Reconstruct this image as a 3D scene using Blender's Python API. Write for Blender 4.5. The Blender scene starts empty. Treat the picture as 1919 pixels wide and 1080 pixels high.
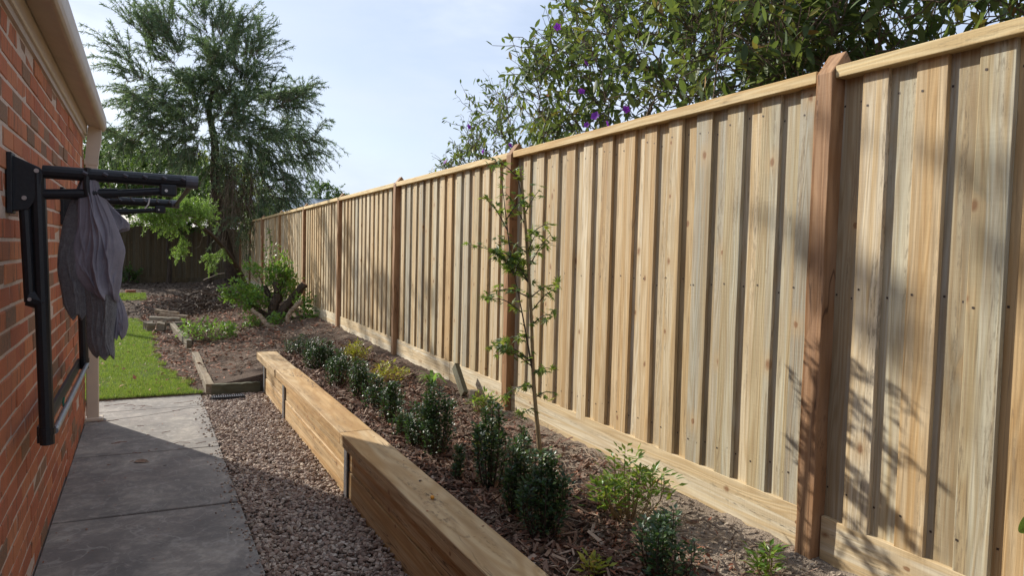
import bpy, math, random
import numpy as np
from mathutils import Vector, Matrix
R = math.radians
rng = np.random.default_rng(7)
random.seed(7)
scene = bpy.context.scene
COL = scene.collection

# ------------------------------------------------------------------ camera
PITCH, ROLL, YAW, HC = R(2.92), 0.0245, R(27.3), 1.54
fw = Vector((math.sin(YAW)*math.cos(PITCH), math.cos(YAW)*math.cos(PITCH), -math.sin(PITCH)))
r0 = Vector((math.cos(YAW), -math.sin(YAW), 0)); u0 = r0.cross(fw)
rt = r0*math.cos(ROLL)+u0*math.sin(ROLL); up = u0*math.cos(ROLL)-r0*math.sin(ROLL)
cam = bpy.data.cameras.new("camera"); cam.sensor_width = 36; cam.lens = 36*1331/1919
cam.clip_start = 0.05; cam.clip_end = 3000
co = bpy.data.objects.new("camera", cam); COL.objects.link(co)
co.matrix_world = Matrix(((rt.x, up.x, -fw.x, 0), (rt.y, up.y, -fw.y, 0), (rt.z, up.z, -fw.z, HC), (0, 0, 0, 1)))
scene.camera = co

# ------------------------------------------------------------------ light, sky, exposure
SUN = Vector((-1, 1.91, 1.1)).normalized()
EL = math.asin(SUN.z); AZ = math.atan2(SUN.x, SUN.y)
SUN_STRENGTH, SKY_STRENGTH, EXPOSURE = 4.7, 0.105, 0.52

def node(nt, typ, ins=None, **props):
    n = nt.nodes.new(typ)
    for k, v in props.items(): setattr(n, k, v)
    for k, v in (ins or {}).items():
        s = n.inputs[k]
        if isinstance(v, bpy.types.NodeSocket): nt.links.new(v, s)
        else: s.default_value = v
    return n

w = bpy.data.worlds.new("World"); scene.world = w; w.use_nodes = True
nt = w.node_tree; nt.nodes.clear()
sky = node(nt, 'ShaderNodeTexSky', sky_type='NISHITA', sun_disc=False, sun_elevation=EL, sun_rotation=AZ,
           air_density=1.0, dust_density=1.5, ozone_density=1.5)
tc = node(nt, 'ShaderNodeTexCoord')
mp = node(nt, 'ShaderNodeMapping', {'Vector': tc.outputs['Generated'], 'Scale': (1.3, 1.3, 3.6), 'Rotation': (0, 0, 0.6)})
n1 = node(nt, 'ShaderNodeTexNoise', {'Vector': mp.outputs[0], 'Scale': 2.3, 'Detail': 7, 'Roughness': 0.55, 'Distortion': 0.4})
mr = node(nt, 'ShaderNodeMapRange', {'Value': n1.outputs[0], 'From Min': 0.38, 'From Max': 0.62, 'To Min': 0.45, 'To Max': 0.98})
n2 = node(nt, 'ShaderNodeTexNoise', {'Vector': mp.outputs[0], 'Scale': 3.1, 'Detail': 5, 'Roughness': 0.5})
cr = node(nt, 'ShaderNodeMix', {'Factor': n2.outputs[0], 'A': (4.0, 4.7, 6.0, 1), 'B': (5.8, 6.1, 6.7, 1)}, data_type='RGBA')
cr.inputs[6].default_value = (4.2, 5.1, 6.9, 1); cr.inputs[7].default_value = (6.0, 6.5, 7.5, 1)
mx = node(nt, 'ShaderNodeMix', data_type='RGBA')
nt.links.new(mr.outputs[0], mx.inputs[0]); nt.links.new(sky.outputs[0], mx.inputs[6]); nt.links.new(cr.outputs[2], mx.inputs[7])
bg = node(nt, 'ShaderNodeBackground', {'Color': mx.outputs[2], 'Strength': SKY_STRENGTH})
out = node(nt, 'ShaderNodeOutputWorld', {'Surface': bg.outputs[0]})

sl = bpy.data.lights.new("sun", 'SUN'); sl.energy = SUN_STRENGTH; sl.angle = R(0.5); sl.color = (1.0, 0.94, 0.84)
so = bpy.data.objects.new("sun", sl); COL.objects.link(so); so.location = (-20, 40, 30)
so.rotation_euler = (-SUN).to_track_quat('-Z', 'Y').to_euler()
vs = scene.view_settings
scene.display_settings.display_device = 'sRGB'
vs.view_transform = 'Standard'; vs.look = 'None'; vs.exposure = EXPOSURE; vs.gamma = 1; vs.use_curve_mapping = False
scene.render.engine = 'CYCLES'
scene.cycles.max_bounces = 8; scene.cycles.transparent_max_bounces = 8

# ------------------------------------------------------------------ mesh helpers
class MB:
    """collects pieces and links them as ONE mesh object"""
    def __init__(s): s.V = []; s.F = []; s.R = []; s.n = 0
    def add(s, V, F, rnd=0.0):
        V = np.asarray(V, float).reshape(-1, 3)
        for f in (F if isinstance(F, list) else [F]):
            f = np.asarray(f, int)
            if f.size: s.F.append(f+s.n)
        s.V.append(V); s.R.append(np.broadcast_to(np.asarray(rnd, float), (len(V),)).copy()); s.n += len(V)
        return s
    def mesh(s, name, mat=None, smooth=False):
        me = bpy.data.meshes.new(name)
        V = np.concatenate(s.V); me.vertices.add(len(V)); me.vertices.foreach_set('co', V.ravel())
        tot = np.concatenate([np.full(len(f), f.shape[1]) for f in s.F]); idx = np.concatenate([f.ravel() for f in s.F])
        me.loops.add(len(idx)); me.loops.foreach_set('vertex_index', idx)
        me.polygons.add(len(tot)); me.polygons.foreach_set('loop_start', np.concatenate([[0], np.cumsum(tot)[:-1]]))
        me.polygons.foreach_set('use_smooth', np.full(len(tot), bool(smooth)))
        a = me.attributes.new('rnd', 'FLOAT', 'POINT'); a.data.foreach_set('value', np.concatenate(s.R))
        me.update(calc_edges=True); me.validate()
        if mat: me.materials.append(mat)
        return me
    def build(s, name, mat=None, parent=None, smooth=False, loc=None, **props):
        return link(name, s.mesh(name, mat, smooth), parent, loc, **props)

def link(name, me, parent=None, loc=None, rot=None, **props):
    o = bpy.data.objects.new(name, me); COL.objects.link(o)
    if parent: o.parent = parent
    if loc is not None: o.location = loc
    if rot is not None: o.rotation_euler = rot
    for k, v in props.items(): o[k] = v
    return o

def thing(name, label, cat, loc=(0, 0, 0), group=None, rot=None):
    o = link(name, None, None, loc, rot); o.empty_display_size = 0.1
    o['label'] = label; o['category'] = cat
    if group: o['group'] = group
    return o

def tag(o, label, cat, group=None):
    o['label'] = label; o['category'] = cat
    if group: o['group'] = group
    return o

BOXF = np.array([[0, 3, 2, 1], [4, 5, 6, 7], [0, 1, 5, 4], [1, 2, 6, 5], [2, 3, 7, 6], [3, 0, 4, 7]])
def box(mb, x0, x1, y0, y1, z0, z1, rnd=0.0):
    mb.add([(x0, y0, z0), (x1, y0, z0), (x1, y1, z0), (x0, y1, z0), (x0, y0, z1), (x1, y0, z1), (x1, y1, z1), (x0, y1, z1)], BOXF, rnd)
    return mb

def bevel(o, wd=0.004, seg=2):
    m = o.modifiers.new('edge', 'BEVEL'); m.width = wd; m.segments = seg; m.limit_method = 'ANGLE'; m.harden_normals = False
    return o

def unit(v):
    v = np.asarray(v, float); n = np.linalg.norm(v, axis=-1, keepdims=True); return v/np.maximum(n, 1e-9)

def tube(mb, P, rad, sides=6, rnd=0.0, cap=True):
    P = np.asarray(P, float); n = len(P); rad = np.broadcast_to(np.asarray(rad, float), (n,))
    T = unit(np.gradient(P, axis=0)); ref = np.array([0.0, 0, 1]) if abs(T[0][2]) < 0.9 else np.array([1.0, 0, 0])
    U = unit(np.cross(T, ref)); 
    for i in range(1, n):
        u = U[i-1]-T[i]*np.dot(U[i-1], T[i]); U[i] = unit(u)
    Wv = np.cross(T, U); a = np.arange(sides)*2*math.pi/sides
    V = (P[:, None, :]+rad[:, None, None]*(np.cos(a)[None, :, None]*U[:, None, :]+np.sin(a)[None, :, None]*Wv[:, None, :])).reshape(-1, 3)
    i = np.arange(n-1)[:, None]*sides; j = np.arange(sides)[None, :]; k = (j+1) % sides
    F = np.stack([i+j, i+k, i+sides+k, i+sides+j], -1).reshape(-1, 4)
    fs = [F]
    if cap: fs += [np.array([list(range(sides))[::-1]]), np.array([[(n-1)*sides+q for q in range(sides)]])]
    mb.add(V, fs, rnd); return mb

def curve(p0, p1, n=6, sag=0.0, wob=0.0):
    p0, p1 = np.asarray(p0, float), np.asarray(p1, float); t = np.linspace(0, 1, n)[:, None]
    P = p0*(1-t)+p1*t; L = np.linalg.norm(p1-p0)
    P[:, 2] += sag*L*4*(t*(1-t))[:, 0]
    if wob: P[1:-1] += rng.normal(0, wob*L, (n-2, 3))
    return P

def smoothpath(pts, n=8):
    pts = np.asarray(pts, float); t = np.linspace(0, len(pts)-1, n*(len(pts)-1)+1); out = []
    for q in t:
        i = min(int(q), len(pts)-2); f = q-i
        p0 = pts[max(i-1, 0)]; p1 = pts[i]; p2 = pts[i+1]; p3 = pts[min(i+2, len(pts)-1)]
        out.append(0.5*((2*p1)+(-p0+p2)*f+(2*p0-5*p1+4*p2-p3)*f*f+(-p0+3*p1-3*p2+p3)*f**3))
    return np.array(out)

# templates: x = width, y = length, z = normal
LEAF = (np.array([(0, 0, 0), (-.5, .42, .12), (0, .5, 0), (.5, .42, .12), (0, 1, -.12)]), np.array([[0, 2, 1], [0, 3, 2], [1, 2, 4], [2, 3, 4]]))
LEAF2 = (np.array([(0, 0, 0), (-.36, .22, .08), (0, .25, 0), (.36, .22, .08), (-.5, .52, .1), (0, .55, -.02), (.5, .52, .1), (-.33, .8, .04), (0, .82, -.07), (.33, .8, .04), (0, 1, -.16)]),
         [np.array([[0, 2, 1], [0, 3, 2], [7, 8, 10], [8, 9, 10]]), np.array([[1, 2, 5, 4], [2, 3, 6, 5], [4, 5, 8, 7], [5, 6, 9, 8]])])
BLADE = (np.array([(-.5, 0, 0), (.5, 0, 0), (-.4, .55, .06), (.4, .55, .06), (0, 1, .22)]), [np.array([[0, 1, 3, 2]]), np.array([[2, 3, 4]])])
NEEDLE = (np.array([(-.5, 0, 0), (.5, .1, 0), (.3, 1, -.08), (-.3, .85, 0)]), np.array([[0, 1, 2, 3]]))
def _maple():
    V = [(0, 0, 0)]
    for ang, L in ((-100, .45), (-75, .3), (-58, .8), (-40, .32), (-26, .95), (-12, .4), (0, 1.05), (12, .4), (26, .95), (40, .32), (58, .8), (75, .3), (100, .45)):
        a = R(ang); V.append((L*math.sin(a), L*math.cos(a)*.95, -.18*L*L))
    return np.array(V), np.array([[0, i+1, i] for i in range(1, 13)])
MAPLE = _maple()
CHIP = (np.array([(-.5, 0, 0), (.5, .04, .1), (.42, 1, 0), (-.45, .93, .12), (-.5, 0, -.35), (.5, .04, -.25), (.42, 1, -.35), (-.45, .93, -.23)]), BOXF)
def _stone():
    t = (1+5**.5)/2
    V = unit(np.array([(-1, t, 0), (1, t, 0), (-1, -t, 0), (1, -t, 0), (0, -1, t), (0, 1, t), (0, -1, -t), (0, 1, -t), (t, 0, -1), (t, 0, 1), (-t, 0, -1), (-t, 0, 1)]))
    F = np.array([(0, 11, 5), (0, 5, 1), (0, 1, 7), (0, 7, 10), (0, 10, 11), (1, 5, 9), (5, 11, 4), (11, 10, 2), (10, 7, 6), (7, 1, 8), (3, 9, 4), (3, 4, 2), (3, 2, 6), (3, 6, 8), (3, 8, 9), (4, 9, 5), (2, 4, 11), (6, 2, 10), (8, 6, 7), (9, 8, 1)])
    return V, F
STONE = _stone()

def scatter(mb, tpl, P, D, Nn, L, Wd=None, H=None, rnd=None, jit=0.0):
    """copies of a template: length L along D, width Wd, normal near Nn"""
    TV, TF = tpl; P = np.asarray(P, float); n = len(P)
    if n == 0: return mb
    D = unit(D); Nn = np.asarray(Nn, float); X = unit(np.cross(D, Nn)); Z = np.cross(X, D)
    L = np.broadcast_to(L, (n,)); Wd = L if Wd is None else np.broadcast_to(Wd, (n,)); H = Wd if H is None else np.broadcast_to(H, (n,))
    T = TV[None].repeat(n, 0)
    if jit: T = T+rng.normal(0, jit, T.shape)
    V = P[:, None]+T[..., 0:1]*(X*Wd[:, None])[:, None]+T[..., 1:2]*(D*L[:, None])[:, None]+T[..., 2:3]*(Z*H[:, None])[:, None]
    rnd = rng.random(n) if rnd is None else np.broadcast_to(rnd, (n,))
    off = (np.arange(n)*len(TV))[:, None, None]
    fs = [(np.asarray(f)[None]+off).reshape(-1, np.asarray(f).shape[1]) for f in (TF if isinstance(TF, list) else [TF])]
    mb.add(V.reshape(-1, 3), fs, np.repeat(rnd, len(TV))); return mb

def rdir(n, up=0.0):
    v = rng.normal(0, 1, (n, 3)); v[:, 2] += up; return unit(v)

# ------------------------------------------------------------------ materials
def mat(name):
    m = bpy.data.materials.new(name); m.use_nodes = True; nt = m.node_tree; nt.nodes.clear()
    o = nt.nodes.new('ShaderNodeOutputMaterial'); return m, nt, o
def rand_socket(nt):
    oi = node(nt, 'ShaderNodeObjectInfo'); at = node(nt, 'ShaderNodeAttribute', attribute_name='rnd')
    a = node(nt, 'ShaderNodeMath', {0: oi.outputs['Random'], 1: at.outputs['Fac']}, operation='ADD')
    return node(nt, 'ShaderNodeMath', {0: a.outputs[0]}, operation='FRACT').outputs[0]
def ramp(nt, fac, stops, interp='LINEAR'):
    n = node(nt, 'ShaderNodeValToRGB', {'Fac': fac}); e = n.color_ramp.elements; n.color_ramp.interpolation = interp
    while len(e) > 1: e.remove(e[-1])
    for i, (p, c) in enumerate(stops):
        x = e[0] if i == 0 else e.new(p)
        x.position = p; x.color = (*c, 1) if len(c) == 3 else c
    return n.outputs[0]
def mixc(nt, fac, a, b, mode='MIX'):
    n = node(nt, 'ShaderNodeMix', data_type='RGBA', blend_type=mode)
    for i, v in ((0, fac), (6, a), (7, b)):
        if isinstance(v, bpy.types.NodeSocket): nt.links.new(v, n.inputs[i])
        else: n.inputs[i].default_value = v if i == 0 else (*v[:3], 1)
    return n.outputs[2]
def coords(nt, scale=(1, 1, 1), kind='Object', seed=None, rot=(0, 0, 0)):
    tc = node(nt, 'ShaderNodeTexCoord'); v = tc.outputs[kind]
    if seed is not None:
        m = node(nt, 'ShaderNodeVectorMath', {0: (37.1, 91.7, 53.3)}, operation='SCALE'); nt.links.new(seed, m.inputs['Scale'])
        v = node(nt, 'ShaderNodeVectorMath', {0: v, 1: m.outputs[0]}, operation='ADD').outputs[0]
    return node(nt, 'ShaderNodeMapping', {'Vector': v, 'Scale': scale, 'Rotation': rot}).outputs[0]
def noise(nt, vec, sc=1.0, det=4.0, rough=.55, dist=0.0):
    return node(nt, 'ShaderNodeTexNoise', {'Vector': vec, 'Scale': sc, 'Detail': det, 'Roughness': rough, 'Distortion': dist}).outputs[0]
def mrange(nt, v, a, b, c=0.0, d=1.0):
    return node(nt, 'ShaderNodeMapRange', {'Value': v, 'From Min': a, 'From Max': b, 'To Min': c, 'To Max': d}).outputs[0]
def math2(nt, op, a, b=0.0):
    return node(nt, 'ShaderNodeMath', {0: a, 1: b}, operation=op).outputs[0]
def bump(nt, h, st=.4, d=.01):
    return node(nt, 'ShaderNodeBump', {'Height': h, 'Strength': st, 'Distance': d}).outputs[0]
def principled(nt, o, col, rough=.8, nrm=None, spec=.3, **kw):
    ins = {'Base Color': col if isinstance(col, bpy.types.NodeSocket) else (*col, 1), 'Roughness': rough, 'Specular IOR Level': spec}
    if nrm is not None: ins['Normal'] = nrm
    ins.update(kw); p = node(nt, 'ShaderNodeBsdfPrincipled', ins); nt.links.new(p.outputs[0], o.inputs[0]); return p

def m_brick():
    m, nt, o = mat('brick_clay'); r = rand_socket(nt)
    c = ramp(nt, r, [(0, (.52, .175, .09)), (.25, (.42, .127, .075)), (.45, (.57, .225, .11)), (.64, (.45, .147, .085)), (.68, (.25, .17, .115)), (.86, (.16, .125, .09)), (.89, (.53, .185, .095)), (1, (.31, .095, .065))])
    v = coords(nt, (1, 9, 1.6), 'Object', r); s = noise(nt, v, 3.2, 3, .6)
    c = mixc(nt, mrange(nt, s, .54, .68), c, (.18, .11, .075))
    f = noise(nt, coords(nt, (1, 1, 1), 'Object', r), 90, 4, .7)
    c = mixc(nt, mrange(nt, f, .35, .7, 0, .55), c, (.50, .21, .11))
    g = noise(nt, coords(nt, (1, 1, 1), 'Object', r), 220, 2, .6)
    c = mixc(nt, mrange(nt, g, .62, .72, 0, .6), c, (.10, .05, .035))
    principled(nt, o, c, .9, bump(nt, math2(nt, 'ADD', f, g), .7, .006), .2); return m
def m_mortar():
    m, nt, o = mat('mortar'); n = noise(nt, coords(nt), 60, 5, .7)
    c = ramp(nt, n, [(.3, (.46, .36, .30)), (.7, (.66, .54, .46))])
    principled(nt, o, c, .95, bump(nt, n, .6, .004), .15); return m

def m_wood(name, cols, grain=(1, 55, 1.6), knot=(6.5, 4.6), knotcol=(.22, .11, .05), stain=(.12, .09, .06), stain_amt=.5, band=1.0, rough=.75, saw=.22, crack=.45, tint=None, axis='Z'):
    """length axis Z by default; Y-length boards pass axis='Y' """
    m, nt, o = mat(name); r = rand_socket(nt)
    rot = (0, 0, 0) if axis == 'Z' else ((R(90), 0, 0) if axis == 'Y' else (0, R(90), 0))
    tc = coords(nt, (1, 1, 1), 'Object', r, rot)
    v = node(nt, 'ShaderNodeMapping', {'Vector': tc, 'Scale': (grain[1]*.5, grain[1], grain[2])}).outputs[0]
    fine = noise(nt, v, 1.6, 5, .65)
    v2 = node(nt, 'ShaderNodeMapping', {'Vector': tc, 'Scale': (3, 9, .55)}).outputs[0]
    warp = noise(nt, v2, 1.3, 2, .5)
    rings = node(nt, 'ShaderNodeMath', {0: math2(nt, 'MULTIPLY', warp, 70*band)}, operation='SINE').outputs[0]
    rings = mrange(nt, rings, -1, 1)
    broad = noise(nt, node(nt, 'ShaderNodeMapping', {'Vector': tc, 'Scale': (4, 14, .8)}).outputs[0], 1, 3, .5)
    mul = lambda c_, k_: tuple(x_*k_ for x_ in c_)
    base = ramp(nt, r, [(0, cols[0]), (.16, cols[1]), (.30, mul(cols[0], .9)), (.44, cols[2]), (.57, mul(cols[4], .95)), (.70, cols[3]), (.80, mul(cols[2], .86)), (.90, cols[0])], 'CONSTANT')
    c = mixc(nt, mrange(nt, broad, .38, .68, 0, .28), base, cols[4]); c = mixc(nt, mrange(nt, broad, .40, .70, 0, .8), c, (1.22, 1.2, 1.16), 'MULTIPLY')
    c = mixc(nt, mrange(nt, rings, .25, 1, 0, .62), c, (.76, .66, .52), 'MULTIPLY')
    c = mixc(nt, mrange(nt, fine, .42, .72, 0, .6), c, cols[5])
    half = noise(nt, node(nt, 'ShaderNodeMapping', {'Vector': tc, 'Scale': (2, 17, .22)}).outputs[0], 1.0, 1, .4)
    c = mixc(nt, mrange(nt, half, .49, .53, 0, .75), c, (.90, .78, .60), 'MULTIPLY')
    mould = math2(nt, 'MULTIPLY', mrange(nt, noise(nt, node(nt, 'ShaderNodeMapping', {'Vector': tc, 'Scale': (60, 150, 22)}).outputs[0], 1.0, 3, .7), .5, .62), mrange(nt, noise(nt, node(nt, 'ShaderNodeMapping', {'Vector': tc, 'Scale': (7, 22, 1.0)}).outputs[0], 1.0, 2, .5), .56, .66))
    c = mixc(nt, math2(nt, 'MULTIPLY', mould, stain_amt), c, stain)
    # knots with a halo that bends the grain
    sp = node(nt, 'ShaderNodeSeparateXYZ', {0: tc})
    kv = node(nt, 'ShaderNodeCombineXYZ', {0: math2(nt, 'MULTIPLY', sp.outputs[1], knot[0]), 1: math2(nt, 'MULTIPLY', sp.outputs[2], knot[1])}).outputs[0]
    kw = node(nt, 'ShaderNodeTexVoronoi', {'Vector': kv, 'Scale': 1.0, 'Randomness': 1.0}, voronoi_dimensions='2D')
    kd = math2(nt, 'ADD', kw.outputs['Distance'], mrange(nt, noise(nt, tc, 40, 2), 0, 1, -.05, .05))
    on = math2(nt, 'GREATER_THAN', node(nt, 'ShaderNodeSeparateColor', {0: kw.outputs['Color']}).outputs[0], .74)
    halo = math2(nt, 'MULTIPLY', mrange(nt, kd, .34, .06), on)
    c = mixc(nt, math2(nt, 'MULTIPLY', halo, .55), c, cols[6])
    rs = noise(nt, node(nt, 'ShaderNodeMapping', {'Vector': tc, 'Scale': (5, 24, .7)}).outputs[0], 1.3, 4, .6)
    c = mixc(nt, mrange(nt, rs, .57, .70, 0, .6), c, mul(cols[6], .8))
    core = math2(nt, 'MULTIPLY', mrange(nt, kd, mrange(nt, node(nt, 'ShaderNodeSeparateColor', {0: kw.outputs['Color']}).outputs[1], 0, 1, .05, .12), .04), on)
    c = mixc(nt, math2(nt, 'MULTIPLY', core, .85), c, knotcol)
    st = noise(nt, node(nt, 'ShaderNodeMapping', {'Vector': tc, 'Scale': (5, 16, 1.1)}).outputs[0], 1.0, 5, .7)
    c = mixc(nt, mrange(nt, st, .60, .80, 0, stain_amt*.7), c, stain)
    ck = noise(nt, node(nt, 'ShaderNodeMapping', {'Vector': tc, 'Scale': (9, 26, .9)}).outputs[0], 1.0, 3, .55)
    ck = math2(nt, 'MULTIPLY', mrange(nt, math2(nt, 'ABSOLUTE', math2(nt, 'SUBTRACT', ck, .5)), .012, .003), mrange(nt, noise(nt, node(nt, 'ShaderNodeMapping', {'Vector': tc, 'Scale': (5, 9, 1.7)}).outputs[0], 1.0, 2, .5), .5, .58))
    c = mixc(nt, math2(nt, 'MULTIPLY', ck, crack), c, stain)
    sw = noise(nt, node(nt, 'ShaderNodeMapping', {'Vector': tc, 'Scale': (4, 6, 120)}).outputs[0], 1.0, 2, .5)
    h = math2(nt, 'ADD', math2(nt, 'MULTIPLY', fine, .8), math2(nt, 'MULTIPLY', sw, saw))
    h = math2(nt, 'ADD', h, math2(nt, 'MULTIPLY', rings, .2))
    principled(nt, o, c, rough, bump(nt, h, .5, .004), .25); return m

def m_leaf(name, stops, rough=.45, trans=.35, tcol=(.25, .42, .06), spec=.4):
    m, nt, o = mat(name); r = rand_socket(nt); c = ramp(nt, r, stops)
    n = noise(nt, coords(nt, (1, 1, 1)), 60, 2)
    c = mixc(nt, mrange(nt, n, .3, .7, 0, .25), c, stops[0][1])
    p = node(nt, 'ShaderNodeBsdfPrincipled', {'Base Color': c, 'Roughness': rough, 'Specular IOR Level': spec})
    t = node(nt, 'ShaderNodeBsdfTranslucent', {'Color': mixc(nt, .55, c, tcol)})
    x = node(nt, 'ShaderNodeMixShader', {0: trans, 1: p.outputs[0], 2: t.outputs[0]}); nt.links.new(x.outputs[0], o.inputs[0]); return m

def m_rand(name, stops, rough=.85, nscale=60, bst=.4, spec=.2, mott=.3):
    m, nt, o = mat(name); r = rand_socket(nt); c = ramp(nt, r, stops); n = noise(nt, coords(nt), nscale, 4, .6)
    c = mixc(nt, mrange(nt, n, .35, .7, 0, mott), c, tuple(x*.45 for x in stops[0][1]))
    principled(nt, o, c, rough, bump(nt, n, bst, .004), spec); return m

def m_bark(name, a, b, scale=(14, 14, 2.5)):
    m, nt, o = mat(name); n = noise(nt, coords(nt, scale), 2.5, 6, .65, .3)
    principled(nt, o, ramp(nt, n, [(.3, a), (.7, b)]), .9, bump(nt, n, .8, .02), .15); return m

def m_concrete():
    m, nt, o = mat('concrete'); v = coords(nt)
    a = noise(nt, v, 2.2, 6, .6, .6); b = noise(nt, v, 55, 4, .7); big = noise(nt, v, .9, 3, .5)
    c = ramp(nt, a, [(.32, (.155, .14, .125)), (.5, (.29, .265, .23)), (.66, (.45, .405, .34))])
    c = mixc(nt, mrange(nt, big, .48, .62, 0, .5), c, (.21, .17, .15))
    c = mixc(nt, mrange(nt, b, .35, .75, 0, .45), c, (.15, .135, .12))
    bl = node(nt, 'ShaderNodeTexVoronoi', {'Vector': node(nt, 'ShaderNodeVectorMath', {0: v, 1: node(nt, 'ShaderNodeTexNoise', {'Vector': v, 'Scale': 6.0, 'Detail': 4}).outputs['Color']}, operation='ADD').outputs[0], 'Scale': 5.5}, feature='SMOOTH_F1')
    c = mixc(nt, mrange(nt, bl.outputs['Distance'], .15, .5, 0, .45), c, (.13, .12, .115))
    c = mixc(nt, mrange(nt, noise(nt, v, 7, 5, .65, 1.2), .55, .68, 0, .4), c, (.42, .39, .35))
    # trowel and root swirls
    wv = noise(nt, v, 2.6, 2, .45, 1.6)
    ln = math2(nt, 'ABSOLUTE', math2(nt, 'SUBTRACT', wv, .5)); ln = mrange(nt, ln, .02, .0)
    br = mrange(nt, noise(nt, v, 5, 2), .45, .6)
    c = mixc(nt, math2(nt, 'MULTIPLY', math2(nt, 'MULTIPLY', ln, br), .35), c, (.47, .45, .40))
    wv2 = noise(nt, coords(nt, (1, 1, 1), rot=(0, 0, 1.1)), 4.6, 2, .45, 2.2)
    ln2 = mrange(nt, math2(nt, 'ABSOLUTE', math2(nt, 'SUBTRACT', wv2, .47)), .014, .0)
    c = mixc(nt, math2(nt, 'MULTIPLY', ln2, .3), c, (.42, .40, .36))
    dk = noise(nt, v, 11, 5, .7)
    c = mixc(nt, mrange(nt, dk, .62, .74, 0, .6), c, (.09, .08, .07))
    principled(nt, o, c, .8, bump(nt, math2(nt, 'ADD', b, a), .35, .006), .3); return m

def m_soil():
    m, nt, o = mat('soil'); v = coords(nt); a = noise(nt, v, 3, 6, .65); b = noise(nt, v, 45, 6, .75)
    c = ramp(nt, a, [(.3, (.085, .06, .045)), (.55, (.14, .10, .075)), (.75, (.22, .17, .125))])
    d = ramp(nt, a, [(.3, (.25, .20, .155)), (.55, (.38, .31, .24)), (.75, (.48, .41, .33))])
    sp = node(nt, 'ShaderNodeSeparateXYZ', {0: v}); wob = mrange(nt, noise(nt, v, 2.5, 3), .3, .7, -.25, .25)       # bare dry strip along the fence
    k = math2(nt, 'MULTIPLY', mrange(nt, math2(nt, 'ADD', sp.outputs[0], wob), 1.62, 1.85), mrange(nt, math2(nt, 'ADD', sp.outputs[1], wob), 5.5, 2.8))
    c = mixc(nt, k, c, d)
    c = mixc(nt, mrange(nt, b, .42, .75, 0, .6), c, (.08, .055, .042))
    g = noise(nt, v, 160, 3, .6)
    c = mixc(nt, mrange(nt, g, .6, .75, 0, .5), c, (.34, .27, .20))
    principled(nt, o, c, .95, bump(nt, math2(nt, 'ADD', b, g), .9, .015), .1); return m
def m_turf():
    m, nt, o = mat('turf'); v = coords(nt); a = noise(nt, v, 2.5, 5, .6); b = noise(nt, v, 60, 4, .7)
    c = ramp(nt, a, [(.3, (.07, .10, .025)), (.55, (.10, .14, .03)), (.75, (.16, .14, .06))])
    c = mixc(nt, mrange(nt, b, .35, .7, 0, .7), c, (.04, .05, .015))
    principled(nt, o, c, .95, bump(nt, b, .9, .02), .1); return m
def m_plain(name, col, rough=.5, metal=0.0, nsc=30, var=.15, spec=.4, bst=.08):
    m, nt, o = mat(name); n = noise(nt, coords(nt), nsc, 5, .6)
    c = mixc(nt, mrange(nt, n, .3, .7), col, tuple(max(0, x*(1-var*2)) for x in col))
    principled(nt, o, c, rough, bump(nt, n, bst, .003), spec, Metallic=metal); return m
def m_fabric():
    m, nt, o = mat('fleece'); v = coords(nt); n = noise(nt, v, 9, 4, .6); f = noise(nt, v, 260, 3, .7)
    c = ramp(nt, n, [(.3, (.19, .18, .21)), (.7, (.31, .295, .335))]); c = mixc(nt, mrange(nt, f, .3, .7, 0, .4), c, (.13, .12, .15))
    p = principled(nt, o, c, .95, bump(nt, math2(nt, 'ADD', f, n), .5, .004), .1)
    p.inputs['Sheen Weight'].default_value = .5; p.inputs['Sheen Roughness'].default_value = .4; p.inputs['Sheen Tint'].default_value = (.75, .68, .9, 1); return m
def m_fabric2():
    m, nt, o = mat('fleece_inside'); v = coords(nt); n = noise(nt, v, 60, 4, .7); f = noise(nt, v, 260, 3, .7)
    c = ramp(nt, n, [(.3, (.10, .095, .10)), (.7, (.22, .21, .215))]); c = mixc(nt, mrange(nt, f, .3, .7, 0, .4), c, (.06, .055, .06))
    p = principled(nt, o, c, .98, bump(nt, math2(nt, 'ADD', f, n), .9, .006), .05); p.inputs['Sheen Weight'].default_value = .4; return m

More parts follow.
